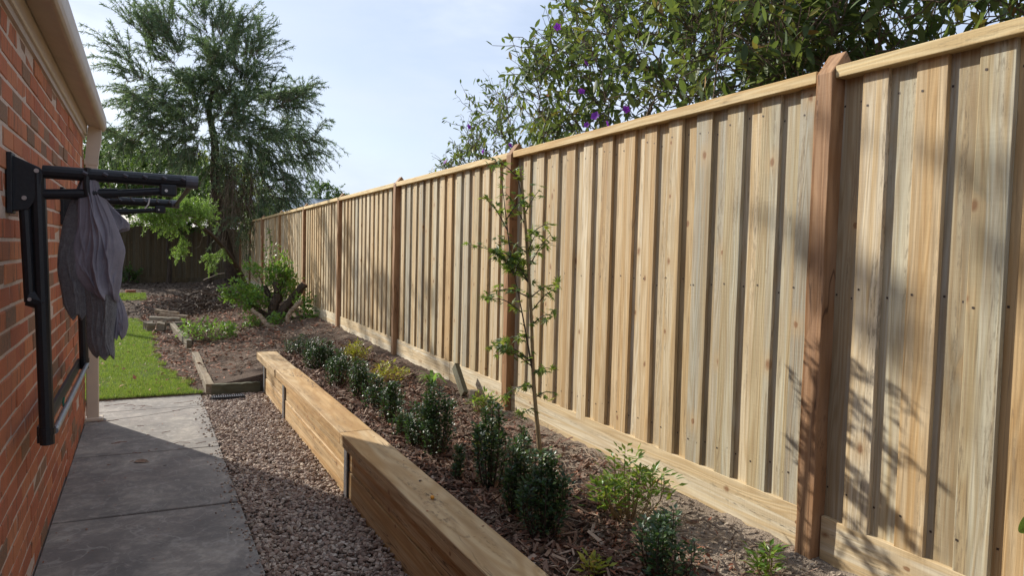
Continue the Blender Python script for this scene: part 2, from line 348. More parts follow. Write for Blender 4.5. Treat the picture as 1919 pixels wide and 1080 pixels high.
PAL = [(.54, .455, .305), (.44, .415, .31), (.53, .405, .24), (.34, .325, .26), (.63, .55, .40), (.27, .185, .105), (.46, .325, .17)]
M = dict(
    brick=m_brick(), mortar=m_mortar(),
    paling=m_wood('treated_pine', PAL),
    capping=m_wood('capping_pine', [(.62, .50, .28), (.60, .47, .26), (.58, .49, .30), (.64, .50, .27), (.68, .56, .34), (.46, .32, .15), (.5, .33, .15)], axis='Y', stain_amt=.35),
    plinth=m_wood('plinth_pine', stain=(.17, .145, .105), stain_amt=.95, saw=.4, cols=[(.60, .53, .39), (.57, .50, .36), (.62, .55, .41), (.58, .51, .38), (.70, .64, .50), (.42, .33, .22), (.52, .40, .24)], axis='Y', grain=(1, 40, 1.2)),
    post=m_wood('red_hardwood', [(.34, .20, .11), (.37, .23, .125), (.32, .185, .10), (.38, .235, .13), (.50, .345, .20), (.13, .065, .032), (.27, .13, .055)], knotcol=(.08, .035, .018), stain=(.07, .035, .02), stain_amt=.9, crack=.8, grain=(1, 38, 1.8)),
    sleeper=m_wood('sleeper_pine', [(.54, .385, .205), (.50, .36, .19), (.56, .41, .23), (.51, .375, .21), (.66, .51, .32), (.25, .15, .07), (.42, .255, .115)], grain=(1, 30, 1.0), axis='Y', stain=(.09, .06, .035), stain_amt=.85, saw=.2, crack=.9),
    oldwood=m_wood('weathered_timber', [(.20, .175, .135), (.18, .155, .115), (.22, .19, .145), (.17, .155, .12), (.27, .24, .19), (.07, .055, .042), (.10, .08, .055)], axis='Y', grain=(1, 30, 1.2)),
    mossy=m_wood('mossy_timber', [(.12, .12, .08), (.11, .115, .075), (.12, .12, .08), (.10, .11, .07), (.16, .16, .10), (.05, .05, .035), (.07, .06, .04)], axis='X', grain=(1, 30, 1.2)),
    oldfence=m_wood('aged_paling', [(.12, .10, .065), (.10, .085, .055), (.13, .105, .065), (.095, .085, .055), (.15, .125, .08), (.06, .045, .03), (.08, .06, .035)]),
    concrete=m_concrete(), soil=m_soil(), turf=m_turf(),
    black=m_plain('black_powder_coat', (.018, .02, .025), .5, 0, 80, .2), cap=m_plain('grey_plastic', (.10, .10, .12), .5),
    steel=m_plain('galvanised_steel', (.45, .47, .50), .38, .85, 40, .2), nail=m_plain('rusty_nail', (.07, .05, .04), .6, .3), bolt=m_plain('zinc_bolt', (.55, .50, .48), .35, .7),
    beige=m_plain('beige_enamel', (.50, .40, .31), .38, 0, 6, .08), cream=m_plain('cream_enamel', (.62, .53, .43), .35, 0, 6, .06),
    roof=m_plain('roof_tile', (.20, .11, .08), .8), fleece=m_fabric(), fleece2=m_fabric2(),
    chip=m_rand('bark_chip', [(0, (.08, .045, .032)), (.3, (.145, .08, .056)), (.55, (.21, .13, .09)), (.8, (.31, .21, .155)), (1, (.46, .36, .28))], .9),
    stone=m_rand('gravel_stone', [(0, (.17, .12, .095)), (.25, (.30, .21, .16)), (.45, (.41, .305, .235)), (.65, (.29, .24, .205)), (.82, (.50, .395, .30)), (1, (.62, .54, .45))], .8, 90, .5, .25),
    clod=m_rand('dry_clod', [(0, (.17, .13, .10)), (.5, (.30, .24, .185)), (1, (.44, .37, .29))], .95),
    litter=m_rand('dry_leaf', [(0, (.11, .045, .026)), (.35, (.23, .085, .045)), (.65, (.34, .145, .08)), (.88, (.40, .24, .15)), (1, (.55, .44, .33))], .8),
    shadetwig=m_rand('shaded_dead_branch', [(0, (.05, .038, .03)), (.5, (.10, .075, .058)), (1, (.2, .16, .125))], .9),  # darker copy of the twig ramp, the heap's shade put into its colours
    twig=m_rand('dry_twig', [(0, (.12, .085, .06)), (.5, (.26, .19, .13)), (1, (.42, .34, .25))], .9),
    grass=m_leaf('grass_blade', [(0, (.085, .155, .025)), (.4, (.135, .225, .035)), (.72, (.21, .29, .05)), (.86, (.32, .31, .09)), (1, (.42, .34, .17))], .5, .35, (.30, .45, .04)),
    boxwood=m_leaf('boxwood_leaf', [(0, (.016, .042, .02)), (.5, (.03, .07, .03)), (.85, (.055, .11, .035)), (.93, (.075, .14, .04)), (1, (.18, .27, .05))], .42, .2, (.12, .25, .03), .5),
    nandina=m_leaf('nandina_leaf', [(0, (.05, .13, .02)), (.5, (.10, .21, .03)), (.85, (.18, .29, .035)), (1, (.30, .31, .05))], .4, .4, (.4, .5, .05)),
    nandina2=m_leaf('yellow_nandina_leaf', [(0, (.16, .22, .02)), (.4, (.28, .32, .03)), (.75, (.42, .38, .04)), (1, (.48, .26, .05))], .4, .4, (.5, .5, .05)),
    lily=m_leaf('strap_leaf', [(0, (.10, .22, .03)), (1, (.20, .34, .07))], .35, .4, (.3, .5, .08)),
    maple=m_leaf('maple_leaf', [(0, (.045, .09, .018)), (.5, (.075, .14, .025)), (.85, (.14, .19, .03)), (.97, (.36, .32, .03)), (1, (.4, .3, .05))], .5, .4, (.3, .42, .05)),
    tibou=m_leaf('tibouchina_leaf', [(0, (.045, .08, .035)), (.4, (.075, .115, .045)), (.7, (.125, .165, .06)), (.93, (.21, .24, .07)), (.97, (.34, .30, .06)), (1, (.34, .12, .05))], .55, .3, (.28, .38, .05), .3),
    petal=m_leaf('purple_petal', [(0, (.16, .02, .32)), (1, (.28, .045, .48))], .6, .3, (.4, .06, .7)),
    needle=m_leaf('weeping_leaf', [(0, (.065, .11, .065)), (.5, (.105, .16, .085)), (.85, (.16, .22, .10)), (1, (.24, .26, .12))], .5, .4, (.22, .34, .10)),
    deadneedle=m_rand('dead_spray', [(0, (.11, .08, .05)), (1, (.21, .16, .10))], .9),
    bright=m_leaf('bright_leaf', [(0, (.12, .22, .04)), (.6, (.19, .32, .06)), (1, (.30, .42, .10))], .45, .45, (.36, .55, .08)),
    bush=m_leaf('bush_leaf', [(0, (.03, .07, .018)), (.6, (.055, .11, .025)), (1, (.12, .19, .035))], .45, .35, (.24, .38, .05)),
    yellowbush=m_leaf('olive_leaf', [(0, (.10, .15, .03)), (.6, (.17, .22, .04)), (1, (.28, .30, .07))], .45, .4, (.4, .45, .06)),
    shoot=m_leaf('shoot_leaf', [(0, (.07, .15, .025)), (.6, (.12, .23, .035)), (1, (.26, .33, .07))], .4, .4, (.3, .5, .06)),
    bark=m_bark('dark_bark', (.035, .026, .02), (.10, .075, .055)), palebark=m_bark('pale_bark', (.17, .125, .085), (.36, .28, .20)),
    stembark=m_bark('young_stem', (.22, .15, .08), (.36, .27, .15), (30, 30, 4)), darkstem=m_plain('dark_stem', (.06, .04, .03), .7),
    greystem=m_bark('grey_twig', (.10, .075, .055), (.24, .18, .13), (30, 30, 5)), cutwood=m_plain('cut_wood', (.42, .25, .17), .8),
    paleleaf=m_plain('pale_dry_leaf', (.40, .27, .18), .8, 0, 60, .3), orange=m_plain('orange_fruit', (.75, .32, .03), .5), render=m_plain('pale_render', (.55, .55, .55), .8), colorbond=m_plain('grey_steel_roof', (.36, .41, .48), .45, .2),
    greencord=m_plain('green_cord', (.02, .20, .13), .5), white=m_plain('white_cord', (.7, .7, .7), .5), redbrick=m_plain('red_brick', (.35, .12, .07), .9),
)

# ------------------------------------------------------------------ ground heights
def sstep(x): x = np.clip(x, 0, 1); return x*x*(3-2*x)
def fx(y): return 2.2+y*math.tan(R(1.2))            # fence face line
def gz(x, y):
    x = np.asarray(x, float); y = np.asarray(y, float)
    rise = .27*sstep((y-13)/11)
    lawn = np.where(y < 7.86, -.03, .012+rise)
    nearbed = .305+.125*np.clip((x-1.28)/.95, 0, 1)
    farbed = .085+.345*np.clip((x-.66)/1.6, 0, 1)**1.15
    farbed = np.maximum(farbed, .012+rise*1.02)
    bed = nearbed+(farbed-nearbed)*sstep((y-7.9)/1.2)
    z = np.where(x > 1.16, bed, np.where((x > .60) & (y > 7.9), farbed, lawn))
    z = np.where(x > 3.0, .42, z)
    return z
def lump(x, y, a=.012):
    return a*(np.sin(x*21+np.sin(y*13)*1.7)*np.sin(y*17.3+np.sin(x*9)*2)+.6*np.sin(x*47+y*31)*np.sin(y*39-x*23))

# ground sheet
xs = np.unique(np.round(np.concatenate([[-400, -150, -60, -25, -12, -6], np.arange(-4, .6, .1), [.60, .605], np.arange(.62, 1.15, .045), [1.155, 1.165], np.arange(1.2, 2.9, .035), [3.0, 3.01, 4, 6, 10, 25, 60, 150, 400]]), 4))
ys = np.unique(np.round(np.concatenate([[-60, -20, -6, -2, -.5], np.arange(.4, 7.8, .04), [7.855, 7.865, 7.895, 7.905], np.arange(7.95, 14, .06), np.arange(14, 27, .15), [28, 32, 40, 60, 120, 300, 700]]), 4))
GX, GY = np.meshgrid(xs, ys, indexing='ij'); Z = gz(GX, GY)+np.where((GX > 1.16) & (GX < 3) & (GY > 0) & (GY < 26), lump(GX, GY), 0)
i, j = np.meshgrid(np.arange(len(xs)-1), np.arange(len(ys)-1), indexing='ij'); b = i*len(ys)+j
F = np.stack([b, b+len(ys), b+len(ys)+1, b+1], -1).reshape(-1, 4)
MB().add(np.stack([GX, GY, Z], -1).reshape(-1, 3), F).build('ground', M['soil'], smooth=True, kind='structure')

# lawn sheet, 4 mm above the soil
def lawn_edge(y):                                    # right-hand limit of the grass
    return np.interp(y, [7.86, 8.6, 9.5, 11, 12.5, 14, 15.3, 15.9], [.47, .42, .22, .12, .12, .10, -.05, -.4])
ly = np.arange(7.87, 15.9, .15); t = np.linspace(0, 1, 24)
LX = -4+(lawn_edge(ly)[:, None]+.04*np.sin(ly*9)[:, None]+4)*t[None]; LY = np.repeat(ly[:, None], 24, 1)
n0 = len(ly); i, j = np.meshgrid(np.arange(n0-1), np.arange(23), indexing='ij'); b = i*24+j
MB().add(np.stack([LX, LY, gz(LX, LY)+.004], -1).reshape(-1, 3), np.stack([b, b+1, b+25, b+24], -1).reshape(-1, 4)).build('lawn', M['turf'], smooth=True, kind='structure')

# ------------------------------------------------------------------ concrete path: slabs with joints and one crack
path = link('path', None, None, (0, 0, 0), kind='structure')
def slab(near, far):
    """near/far: list of (x, y) from left to right"""
    mb = MB(); P = list(near)+list(far)[::-1]; n = len(P)
    V = [(x, y, 0) for x, y in P]+[(x, y, -.09) for x, y in P]
    mb.add(V, [np.array([list(range(n))]), np.array([[q, n+q, n+(q+1) % n, (q+1) % n] for q in range(n)])])
    return bevel(mb.build('concrete_slab', M['concrete'], path), .006)
def line(y0, y1, jag=0.0, n=2):
    xs_ = np.linspace(-.462, .498, n); ys_ = np.linspace(y0, y1, n)
    if jag: ys_[1:-1] += np.cumsum(rng.normal(0, jag, n-2))*.6
    return list(zip(xs_, ys_))
g = .007
for a, c in ((-1.9, .55), (.55, 1.88), (1.88, 3.2), (3.2, 4.5), (4.5, 5.82)):
    slab(line(a+g, a-.02+g), line(c-g, c-.04-g))
crack = [(-.462, 6.78), (-.30, 6.92), (-.18, 7.0), (-.05, 7.02), (.08, 7.09), (.2, 7.13), (.31, 7.22), (.40, 7.25), (.498, 7.23)]
slab(line(5.82+g, 5.78+g), [(x, y-.004) for x, y in crack])
slab([(x, y+.004) for x, y in crack], [(x, max(y+.02, 7.31+.02*x)) for x, y in crack])
slab([(x, max(y+.02, 7.31+.02*x)+.006) for x, y in crack], line(7.84, 7.86))

# ------------------------------------------------------------------ brick house
house = thing('brick_house', 'red brick house wall with mottled clinker bricks and beige gutter beside the path', 'house')
WX = -.467
wall = MB(); box(wall, WX-.25, WX-.0035, -3.0, 7.045, -.3, 2.40); wall = wall.build('wall', M['mortar'], house)
def brick_mesh(L):
    mb = MB(); hw, hh, d = L/2, .0372, .05; ch = .004
    V = []; 
    for x, s in ((-d, 0), (-ch, 0), (0, ch)):
        V += [(x, -hw+s, -hh+s), (x, hw-s, -hh+s), (x, hw-s, hh-s), (x, -hw+s, hh-s)]
    F = [[8, 9, 10, 11]]
    for a in (0, 4):
        for q in range(4): F.append([a+q, a+(q+1) % 4, a+4+(q+1) % 4, a+4+q])
    return mb.add(np.array(V)+rng.normal(0, .0008, (12, 3)), np.array(F))
variants = [brick_mesh(.2285).mesh('brick', M['brick']) for _ in range(5)]; half = brick_mesh(.108).mesh('brick', M['brick'])
cand = []
for k in range(28):
    z = -.009+.086*k+.043
    y = 7.045-.115+(0 if k % 2 else .0)
    if k % 2: cand.append((7.045-.054, z, 1)); y = 7.045-.118-.115
    while y > -2.8: cand.append((y, z, 0)); y -= .24
def bright_px(c):                                     # how large it shows from where the photo was taken
    y, z, h = c
    return 1/(y*y+.2)**1.5 if 2.95 < y else -1/(abs(y-3)+.1)
cand.sort(key=bright_px, reverse=True)
rest = MB()
for q, (y, z, h) in enumerate(cand):
    jx = rng.normal(0, .0018)
    if q < 299: link('brick', half if h else variants[q % 5], wall, (WX+jx, y+rng.normal(0, .0015), z), (rng.normal(0, .004), 0, rng.normal(0, .004)))
    else:
        s = .054 if h else .115; box(rest, WX-.05, WX+jx, y-s, y+s, z-.038, z+.038, rng.random())
rest.build('brick', M['brick'], wall, kind='stuff')
def prof(mb, pts, y0, y1, rnd=0.0):                   # closed profile in X,Z extruded along Y
    n = len(pts); V = [(x, y0, z) for x, z in pts]+[(x, y1, z) for x, z in pts]
    mb.add(V, [np.array([[q, (q+1) % n, n+(q+1) % n, n+q] for q in range(n)]), np.array([list(range(n))[::-1]]), np.array([[n+q for q in range(n)]])], rnd); return mb
prof(MB(), [(-.70, 2.401), (-.456, 2.401), (-.456, 2.432), (-.70, 2.432)], -3.2, 7.07).build('eave_lining', M['beige'], house)
prof(MB(), [(-.56, 2.433), (-.445, 2.433), (-.440, 2.440), (-.440, 2.60), (-.56, 2.60)], -3.2, 7.10).build('fascia', M['cream'], house)
gp = [(-.437, 2.520), (-.36, 2.496), (-.335, 2.486), (-.322, 2.487), (-.312, 2.498), (-.304, 2.515), (-.301, 2.535), (-.301, 2.60), (-.312, 2.605), (-.315, 2.60), (-.437, 2.60)]
bevel(prof(MB(), gp, -3.2, 7.13).build('gutter', M['beige'], house), .003)
rf = MB(); rf.add([(-.33, -3.3, 2.607), (-.33, 7.12, 2.607), (-4.5, 4.0, 4.2), (-4.5, -3.3, 4.2), (-8.6, -3.3, 2.607), (-8.6, 7.12, 2.607)], [np.array([[0, 1, 2, 3], [3, 2, 5, 4]]), np.array([[1, 5, 2]])]); rf.build('roof', M['roof'], house)
box(MB(), -8.2, WX-.26, -3.0, 7.03, -.3, 2.44).build('rear_wall', M['mortar'], house)
dp = MB()
for z0, z1 in ((.02, 1.93), (1.93, 2.21)): box(dp, -.455, -.362, 6.985, 7.045, z0, z1)
dpo = bevel(dp.build('downpipe', M['cream'], house), .008, 3)
el = MB(); P = [(-.455, 2.21), (-.362, 2.21), (-.335, 2.40), (-.332, 2.50), (-.43, 2.51), (-.44, 2.40)]
prof(el, P, 6.985, 7.045).build('elbow', M['cream'], dpo)
bx = MB(); box(bx, -.459, -.357, 6.98, 7.05, 2.185, 2.235); bx.build('collar', M['cream'], dpo)
bx = MB(); box(bx, -.459, -.357, 6.98, 7.05, .66, .675); bx.build('bracket', M['beige'], dpo)
ft = MB(); box(ft, -.462, -.33, 6.95, 7.08, .002, .03); bevel(ft.build('foot', M['cream'], dpo), .006)

# ------------------------------------------------------------------ timber fence
fence = thing('paling_fence', 'new pale timber paling fence with red-brown posts, capping and plinth boards', 'fence')
POSTS = [-.85, 1.804, 4.42, 7.16, 9.86, 12.6, 15.5, 18.4, 21.3, 24.2]
def paling_mesh(wd):
    zs = np.linspace(0, 1, 9); mb = MB(); V = []; a = rng.normal(0, .0016, 9).cumsum()*.5; bb = rng.normal(0, .0016, 9).cumsum()*.5
    for q, z in enumerate(zs):
        c = .0022; V += [(0, -wd/2+a[q], z), (-.016+c, -wd/2+a[q], z), (-.016, -wd/2+a[q]+c, z), (-.016, wd/2+bb[q]-c, z), (-.016+c, wd/2+bb[q], z), (0, wd/2+bb[q], z)]
    F = []
    for q in range(8):
        for s in range(6): F.append([q*6+s, q*6+(s+1) % 6, q*6+6+(s+1) % 6, q*6+6+s])
    return mb.add(np.array(V)*[1, 1, 1.6], [np.array(F), np.array([[48, 49, 50, 51, 52, 53]]), np.array([[5, 4, 3, 2, 1, 0]])]).mesh('paling', M['paling'])
front = [paling_mesh(.102) for _ in range(5)]; back = [paling_mesh(.128) for _ in range(3)]
nails = MB(); QV = np.array([(0, -.0036, -.0036), (0, .0036, -.0036), (0, .0036, .0036), (0, -.0036, .0036)])
skew = -math.atan(math.tan(R(1.2)))
for q in range(len(POSTS)-1):
    y0, y1 = POSTS[q]+.04, POSTS[q+1]-.04; n = round((y1-y0)/.193); per = (y1-y0)/n
    top, bot = 2.192, .575+rng.normal(0, .006)
    for s in range(n):
        for kind in (0, 1):
            yc = y1-per*(s+(.25 if kind == 0 else .75))
            if kind == 0: yc = y1-per*s-.045
            else: yc = y1-per*s-.045-per/2
            if yc-.05 < y0: yc = y0+.05
            me = (back if kind == 0 else front)[int(rng.integers(0, 3 if kind == 0 else 5))]
            x = fx(yc)+(.0165 if kind == 0 else 0)+rng.normal(0, .0012)
            o = link('paling', me, fence, (x, yc, bot+rng.normal(0, .004)), (rng.normal(0, .0022), 0, skew)); o.scale = (1, 1, (top-bot)/1.6)
            if y1 < 11:
                for zz in (.70, 1.42, 2.10):
                    for dy in (-.033, .033): nails.add(QV+np.array([x-.0166, yc+dy+rng.normal(0, .004), zz+rng.normal(0, .012)]), np.array([[0, 3, 2, 1]]))
    # plinth in one or two lengths, capping
    cuts = [y0-.0, y1+.0] if q % 2 else [y0, y0+(y1-y0)*.42, y1]
    for a, c in zip(cuts[:-1], cuts[1:]):
        mb = MB(); L = c-a-.003; N = 10; V = []
        tz = rng.normal(0, .004, N+1).cumsum()*.3
        for e in range(N+1):
            yy = -L/2+L*e/N; V += [(-.012, yy, -.17), (-.012, yy, tz[e]), (.012, yy, tz[e]), (.012, yy, -.17)]
        Fq = [[e*4+s, e*4+4+s, e*4+4+(s+1) % 4, e*4+(s+1) % 4] for e in range(N) for s in range(4)]
        mb.add(V, [np.array(Fq), np.array([[0, 1, 2, 3]]), np.array([[N*4+3, N*4+2, N*4+1, N*4]])])
        ym = (a+c)/2; bevel(mb.build('plinth_board', M['plinth'], fence, loc=(fx(ym)-.006, ym, .592)), .003).rotation_euler = (rng.normal(0, .002), 0, skew)
    mb = MB(); L = y1-y0-.002; box(mb, -.034, .050, -L/2, L/2, 0, .044)
    ym = (y0+y1)/2; o = bevel(mb.build('capping', M['capping'], fence, loc=(fx(ym)-.016, ym, 2.187)), .003); o.rotation_euler = (rng.normal(0, .0015), 0, skew)
    for zz in (.72, 1.42, 2.08):
        mb = MB(); box(mb, .034, .074, -L/2, L/2, -.035, .035); mb.build('rail', M['paling'], fence, loc=(fx(ym)+.002, ym, zz)).rotation_euler = (0, 0, skew)
nails.build('nail', M['nail'], fence, kind='stuff')
def post_mesh():
    mb = MB(); N = 12; V = []; hw, d0, d1 = .0375, -.057, .072
    for e in range(N+1):
        z = 1.95*e/N; j = rng.normal(0, .0016, 8)
        V += [(d0+j[0], -hw+j[1], z), (d1+j[2], -hw+j[3], z), (d1+j[4], hw+j[5], z), (d0+j[6], hw+j[7], z)]
    Fq = [[e*4+s, e*4+(s+1) % 4, e*4+4+(s+1) % 4, e*4+4+s] for e in range(N) for s in range(4)]
    b = N*4; V += [((d0+d1)/2, -hw, 2.03), ((d0+d1)/2, hw, 2.03)]; p, r_ = len(V)-2, len(V)-1
    return mb.add(V, [np.array(Fq), np.array([[b, p, r_, b+3], [b+1, b+2, r_, p]]), np.array([[b, b+1, p], [b+2, b+3, r_]])]).mesh('post', M['post'])
pm = [post_mesh() for _ in range(4)]
for q, y in enumerate(POSTS): bevel(link('post', pm[q % 4], fence, (fx(y), y, .262), (rng.normal(0, .003), rng.normal(0, .003), skew)), .003)

# back boundary fence, old and dark
bf = thing('back_fence', 'old dark weathered paling fence across the back of the garden under the trees', 'fence', (0, 25.2, 0))
bm_ = [paling_mesh(.15) for _ in range(3)]
for me in bm_: me.materials.clear(); me.materials.append(M['oldfence'])
x = -4.0
while x < 2.75:
    link('paling', bm_[int(rng.integers(0, 3))], bf, (x, rng.normal(0, .004)+(.016 if int(round(x/.14)) % 2 else 0), .42), (0, rng.normal(0, .004), R(-90) + 0)).scale = (1, 1, 1.03); x += .14
for xx in (-3.2, -.6, 2.0):
    mb = MB(); box(mb, xx-.05, xx+.05, -.02, .1, .2, 2.1); mb.build('post', M['oldfence'], bf)
mb = MB(); box(mb, -4.1, 2.75, -.03, -.003, .25, .45); mb.build('plinth_board', M['oldfence'], bf)

# ------------------------------------------------------------------ sleeper retaining wall
sw = thing('sleeper_wall', 'low retaining wall of new yellow pine sleepers with flat capping sleepers along the gravel', 'retaining wall')
def sleeper(x0, x1, y0, y1, z0, z1, taper=0.0):
    mb = MB(); N = max(8, int((y1-y0)/.16)); V = []; cx, cy, cz = (x0+x1)/2, (y0+y1)/2, (z0+z1)/2
    J = rng.normal(0, .0022, (N+1, 8)).cumsum(0)*.45; J -= np.linspace(0, 1, N+1)[:, None]*J[-1]; J += rng.normal(0, .0012, J.shape)
    for e in range(N+1):
        yy = y0+(y1-y0)*e/N; jj = J[e]
        V += [(x0-cx+jj[0], yy-cy, z0-cz+jj[1]*.3), (x1-cx+jj[2], yy-cy, z0-cz+jj[3]*.3), (x1-cx+jj[4], yy-cy, z1-cz+jj[5]*.4), (x0-cx+jj[6], yy-cy, z1-cz+jj[7]*.4)]
    Fq = [[e*4+s, e*4+(s+1) % 4, e*4+4+(s+1) % 4, e*4+4+s] for e in range(N) for s in range(4)]
    mb.add(V, [np.array(Fq), np.array([[3, 2, 1, 0]]), np.array([[N*4, N*4+1, N*4+2, N*4+3]])])
    return bevel(mb.build('sleeper', M['sleeper'], sw, loc=(cx, cy, cz)), .005)
for y0, y1 in ((-1.0, 1.93), (1.96, 4.285), (4.325, 6.53), (6.57, 7.70)):
    sleeper(1.106, 1.181, y0, y1, -.06, .164); sleeper(1.110, 1.185, y0, y1, .170, .311)
for y0, y1, dx in ((-.6, 1.85, 0), (1.855, 4.36, .0), (4.364, 6.83, .0), (6.836, 8.04, -.008)):
    sleeper(1.070+dx, 1.276+dx, y0, y1, .3145, .390)
for y in (1.945, 4.305, 6.55, 7.72):
    mb = MB(); box(mb, 1.092, 1.098, y-.032, y+.032, -.1, .302); box(mb, 1.1, 1.19, y-.004, y+.004, -.1, .30); mb.build('steel_post', M['steel'], sw)

# garden edging timbers
ed = MB(); e0 = MB(); 
def timber(name, label, x0, y0, x1, y1, wd, z0, z1, m, axis):
    L = math.hypot(x1-x0, y1-y0); mb = MB(); N = 10; V = []
    for e in range(N+1):
        q = -L/2+L*e/N; j = rng.normal(0, .004, 8)
        V += ([(-wd/2+j[0], q, -(z1-z0)/2), (wd/2+j[1], q, -(z1-z0)/2), (wd/2+j[2], q, (z1-z0)/2+j[3]), (-wd/2+j[4], q, (z1-z0)/2+j[5])] if axis == 'Y' else
              [(q, wd/2+j[0], -(z1-z0)/2), (q, -wd/2+j[1], -(z1-z0)/2), (q, -wd/2+j[2], (z1-z0)/2+j[3]), (q, wd/2+j[4], (z1-z0)/2+j[5])])
    Fq = [[e*4+s, e*4+(s+1) % 4, e*4+4+(s+1) % 4, e*4+4+s] for e in range(N) for s in range(4)]
    mb.add(V, [np.array(Fq), np.array([[3, 2, 1, 0]]), np.array([[N*4, N*4+1, N*4+2, N*4+3]])])
    ang = math.atan2(y1-y0, x1-x0)-(math.pi/2 if axis == 'Y' else 0)
    o = mb.build(name, m, None, loc=((x0+x1)/2, (y0+y1)/2, (z0+z1)/2)); o.rotation_euler = (0, 0, ang); bevel(o, .006)
    return tag(o, label, 'edging timber')
timber('edging_timber', 'short dark mossy sleeper lying across the end of the gravel', .60, 7.86, 1.075, 7.85, .075, -.04, .10, M['mossy'], 'X')
timber('edging_timber', 'weathered grey edging timber running from the path corner along the lawn', .583, 7.83, .585, 10.3, .075, -.04, .105, M['oldwood'], 'Y')
timber('edging_timber', 'half-buried old edging timber between lawn and shrub, farther from the path', .56, 11.3, .40, 14.0, .075, .0, .13, M['oldwood'], 'Y')

# drain grate
dg = thing('drain_grate', 'small black slotted drain grate in the gravel before the mossy sleeper', 'drain grate', (.73, 7.58, .012))
mb = MB(); 
for a in ((-.15, .15, -.06, -.05), (-.15, .15, .05, .06), (-.15, -.14, -.05, .05), (.14, .15, -.05, .05)): box(mb, *a, -.02, .014)
mb.build('frame', M['black'], dg)
for q in range(13):
    mb = MB(); box(mb, -.005, .005, -.048, .048, -.004, .012); mb.build('bar', M['cap'], dg, loc=(-.126+q*.021, 0, 0))

# ------------------------------------------------------------------ clothesline on the wall
cl = thing('clothesline', 'black folding clothesline frame mounted on the brick wall with its arms out', 'clothesline', (0, 0, 0))
def rod(name, pts, rad, m, parent=cl, sides=14, **k):
    return tube(MB(), pts, rad, sides).build(name, m, parent, smooth=False, **k)
def bar(mb, p0, p1, hw, hh, yc):                      # flat-oval bar in the plane Y=yc
    p0, p1 = np.array(p0, float), np.array(p1, float); d = unit(p1-p0); nrm = np.array([-d[1], d[0]]); V = []
    for p in (p0, p1):
        for a in np.arange(12)*math.pi/6:
            q = p+nrm*hh*math.sin(a); V.append((q[0], yc+hw*math.cos(a), q[1]))
    Fq = [[s, (s+1) % 12, 12+(s+1) % 12, 12+s] for s in range(12)]
    mb.add(V, [np.array(Fq), np.array([list(range(12))[::-1]]), np.array([list(range(12, 24))])]); return mb
for yc, near in ((3.30, True), (5.20, False)):
    pl = MB(); out_ = [(-.452, 1.862), (-.395, 1.835), (-.362, 1.82), (-.352, 1.795), (-.357, 1.76), (-.385, 1.68), (-.40, 1.655), (-.452, 1.648)]
    n = len(out_); V = [(x_, yc-.028, z_) for x_, z_ in out_]+[(x_, yc+.028, z_) for x_, z_ in out_]
    pl.add(V, [np.array([list(range(n))]), np.array([list(range(n, 2*n))[::-1]]), np.array([[(q+1) % n, q, n+q, n+(q+1) % n] for q in range(n)])])
    plo = bevel(pl.build('wall_plate', M['black'], cl), .004)
    fl = MB(); box(fl, -.466, -.448, yc-.045, yc+.045, 1.640, 1.870); bevel(fl.build('flange', M['black'], plo), .003)
    for bx_, bz_ in ((-.372, 1.806), (-.412, 1.70)): tube(MB(), [(bx_, yc-.034, bz_), (bx_, yc-.027, bz_)], .0085, 10).build('bolt', M['bolt'], plo)
    bar(MB(), (-.372, 1.80), (-.348, .735), .030, .026, yc).build('leg', M['black'], cl)
    bar(MB(), (-.355, 1.806), (.182, 1.800), .030, .026, yc).build('arm', M['black'], cl)
    bar(MB(), (.150, 1.800), (.196, 1.799), .032, .0275, yc).build('arm_cap', M['cap'], cl)
    bar(MB(), (-.36, 1.718), (-.10, 1.737), .024, .0205, yc).build('sleeve', M['black'], cl)
    bar(MB(), (-.10, 1.737), (.075, 1.757), .019, .0155, yc).build('stay', M['black'], cl)
    br_ = MB(); box(br_, .05, .115, yc-.026, yc+.026, 1.735, 1.785); bro = bevel(br_.build('stay_bracket', M['black'], cl), .008)
    tube(MB(), [(.075, yc-.031, 1.757), (.075, yc-.024, 1.757)], .006, 10).build('bolt', M['bolt'], bro)
    bar(MB(), (-.412, 1.66), (-.398, 1.30), .026, .022, yc).build('strut', M['black'], cl)
    kn = MB(); bar(kn, (-.405, 1.32), (-.352, 1.30), .030, .036, yc); kno = kn.build('strut_bracket', M['black'], cl)
    tube(MB(), [(-.398, yc-.038, 1.312), (-.398, yc-.028, 1.312)], .007, 10).build('bolt', M['bolt'], kno)
    bar(MB(), (-.3495, .80), (-.3490, .775), .034, .030, yc).build('leg_collar', M['black'], cl)
    for q in range(6):
        xx = -.22+q*.07
        tube(MB(), [(xx, yc-.031, 1.812), (xx+.016, yc-.031, 1.804)], .0075, 6).build('line_slot', M['cap'], cl)
rod('front_bar', [(.176, 3.3, 1.795), (.176, 5.2, 1.795)], .011, M['black'])
rod('bottom_rail', [(-.332, 3.40, .762), (-.332, 5.2, .762)], .013, M['steel'])
bmr = MB(); box(bmr, -.385, -.372, 3.32, 5.2, .735, .80); bmr.build('shadow_gap_bar', M['black'], cl)  # solid black bar standing in for the shadow gap beside the bottom rail
for q in range(5):
    xx = -.15+q*.07
    rod('clothes_wire', [(xx, 3.32, 1.808), (xx, 4.2, 1.795), (xx, 5.18, 1.808)], .0022, M['cap'], sides=5)
tube(MB(), [(.02, 4.6, 1.80), (.012, 4.6, 1.76), (-.005, 4.6, 1.735)], .004, 5).build('loose_end', M['white'], cl)
tube(MB(), smoothpath([(-.345, 3.92, .80), (-.348, 3.91, .77), (-.340, 3.90, .74), (-.345, 3.90, .71)]), .005, 6).build('cord', M['greencord'], cl)

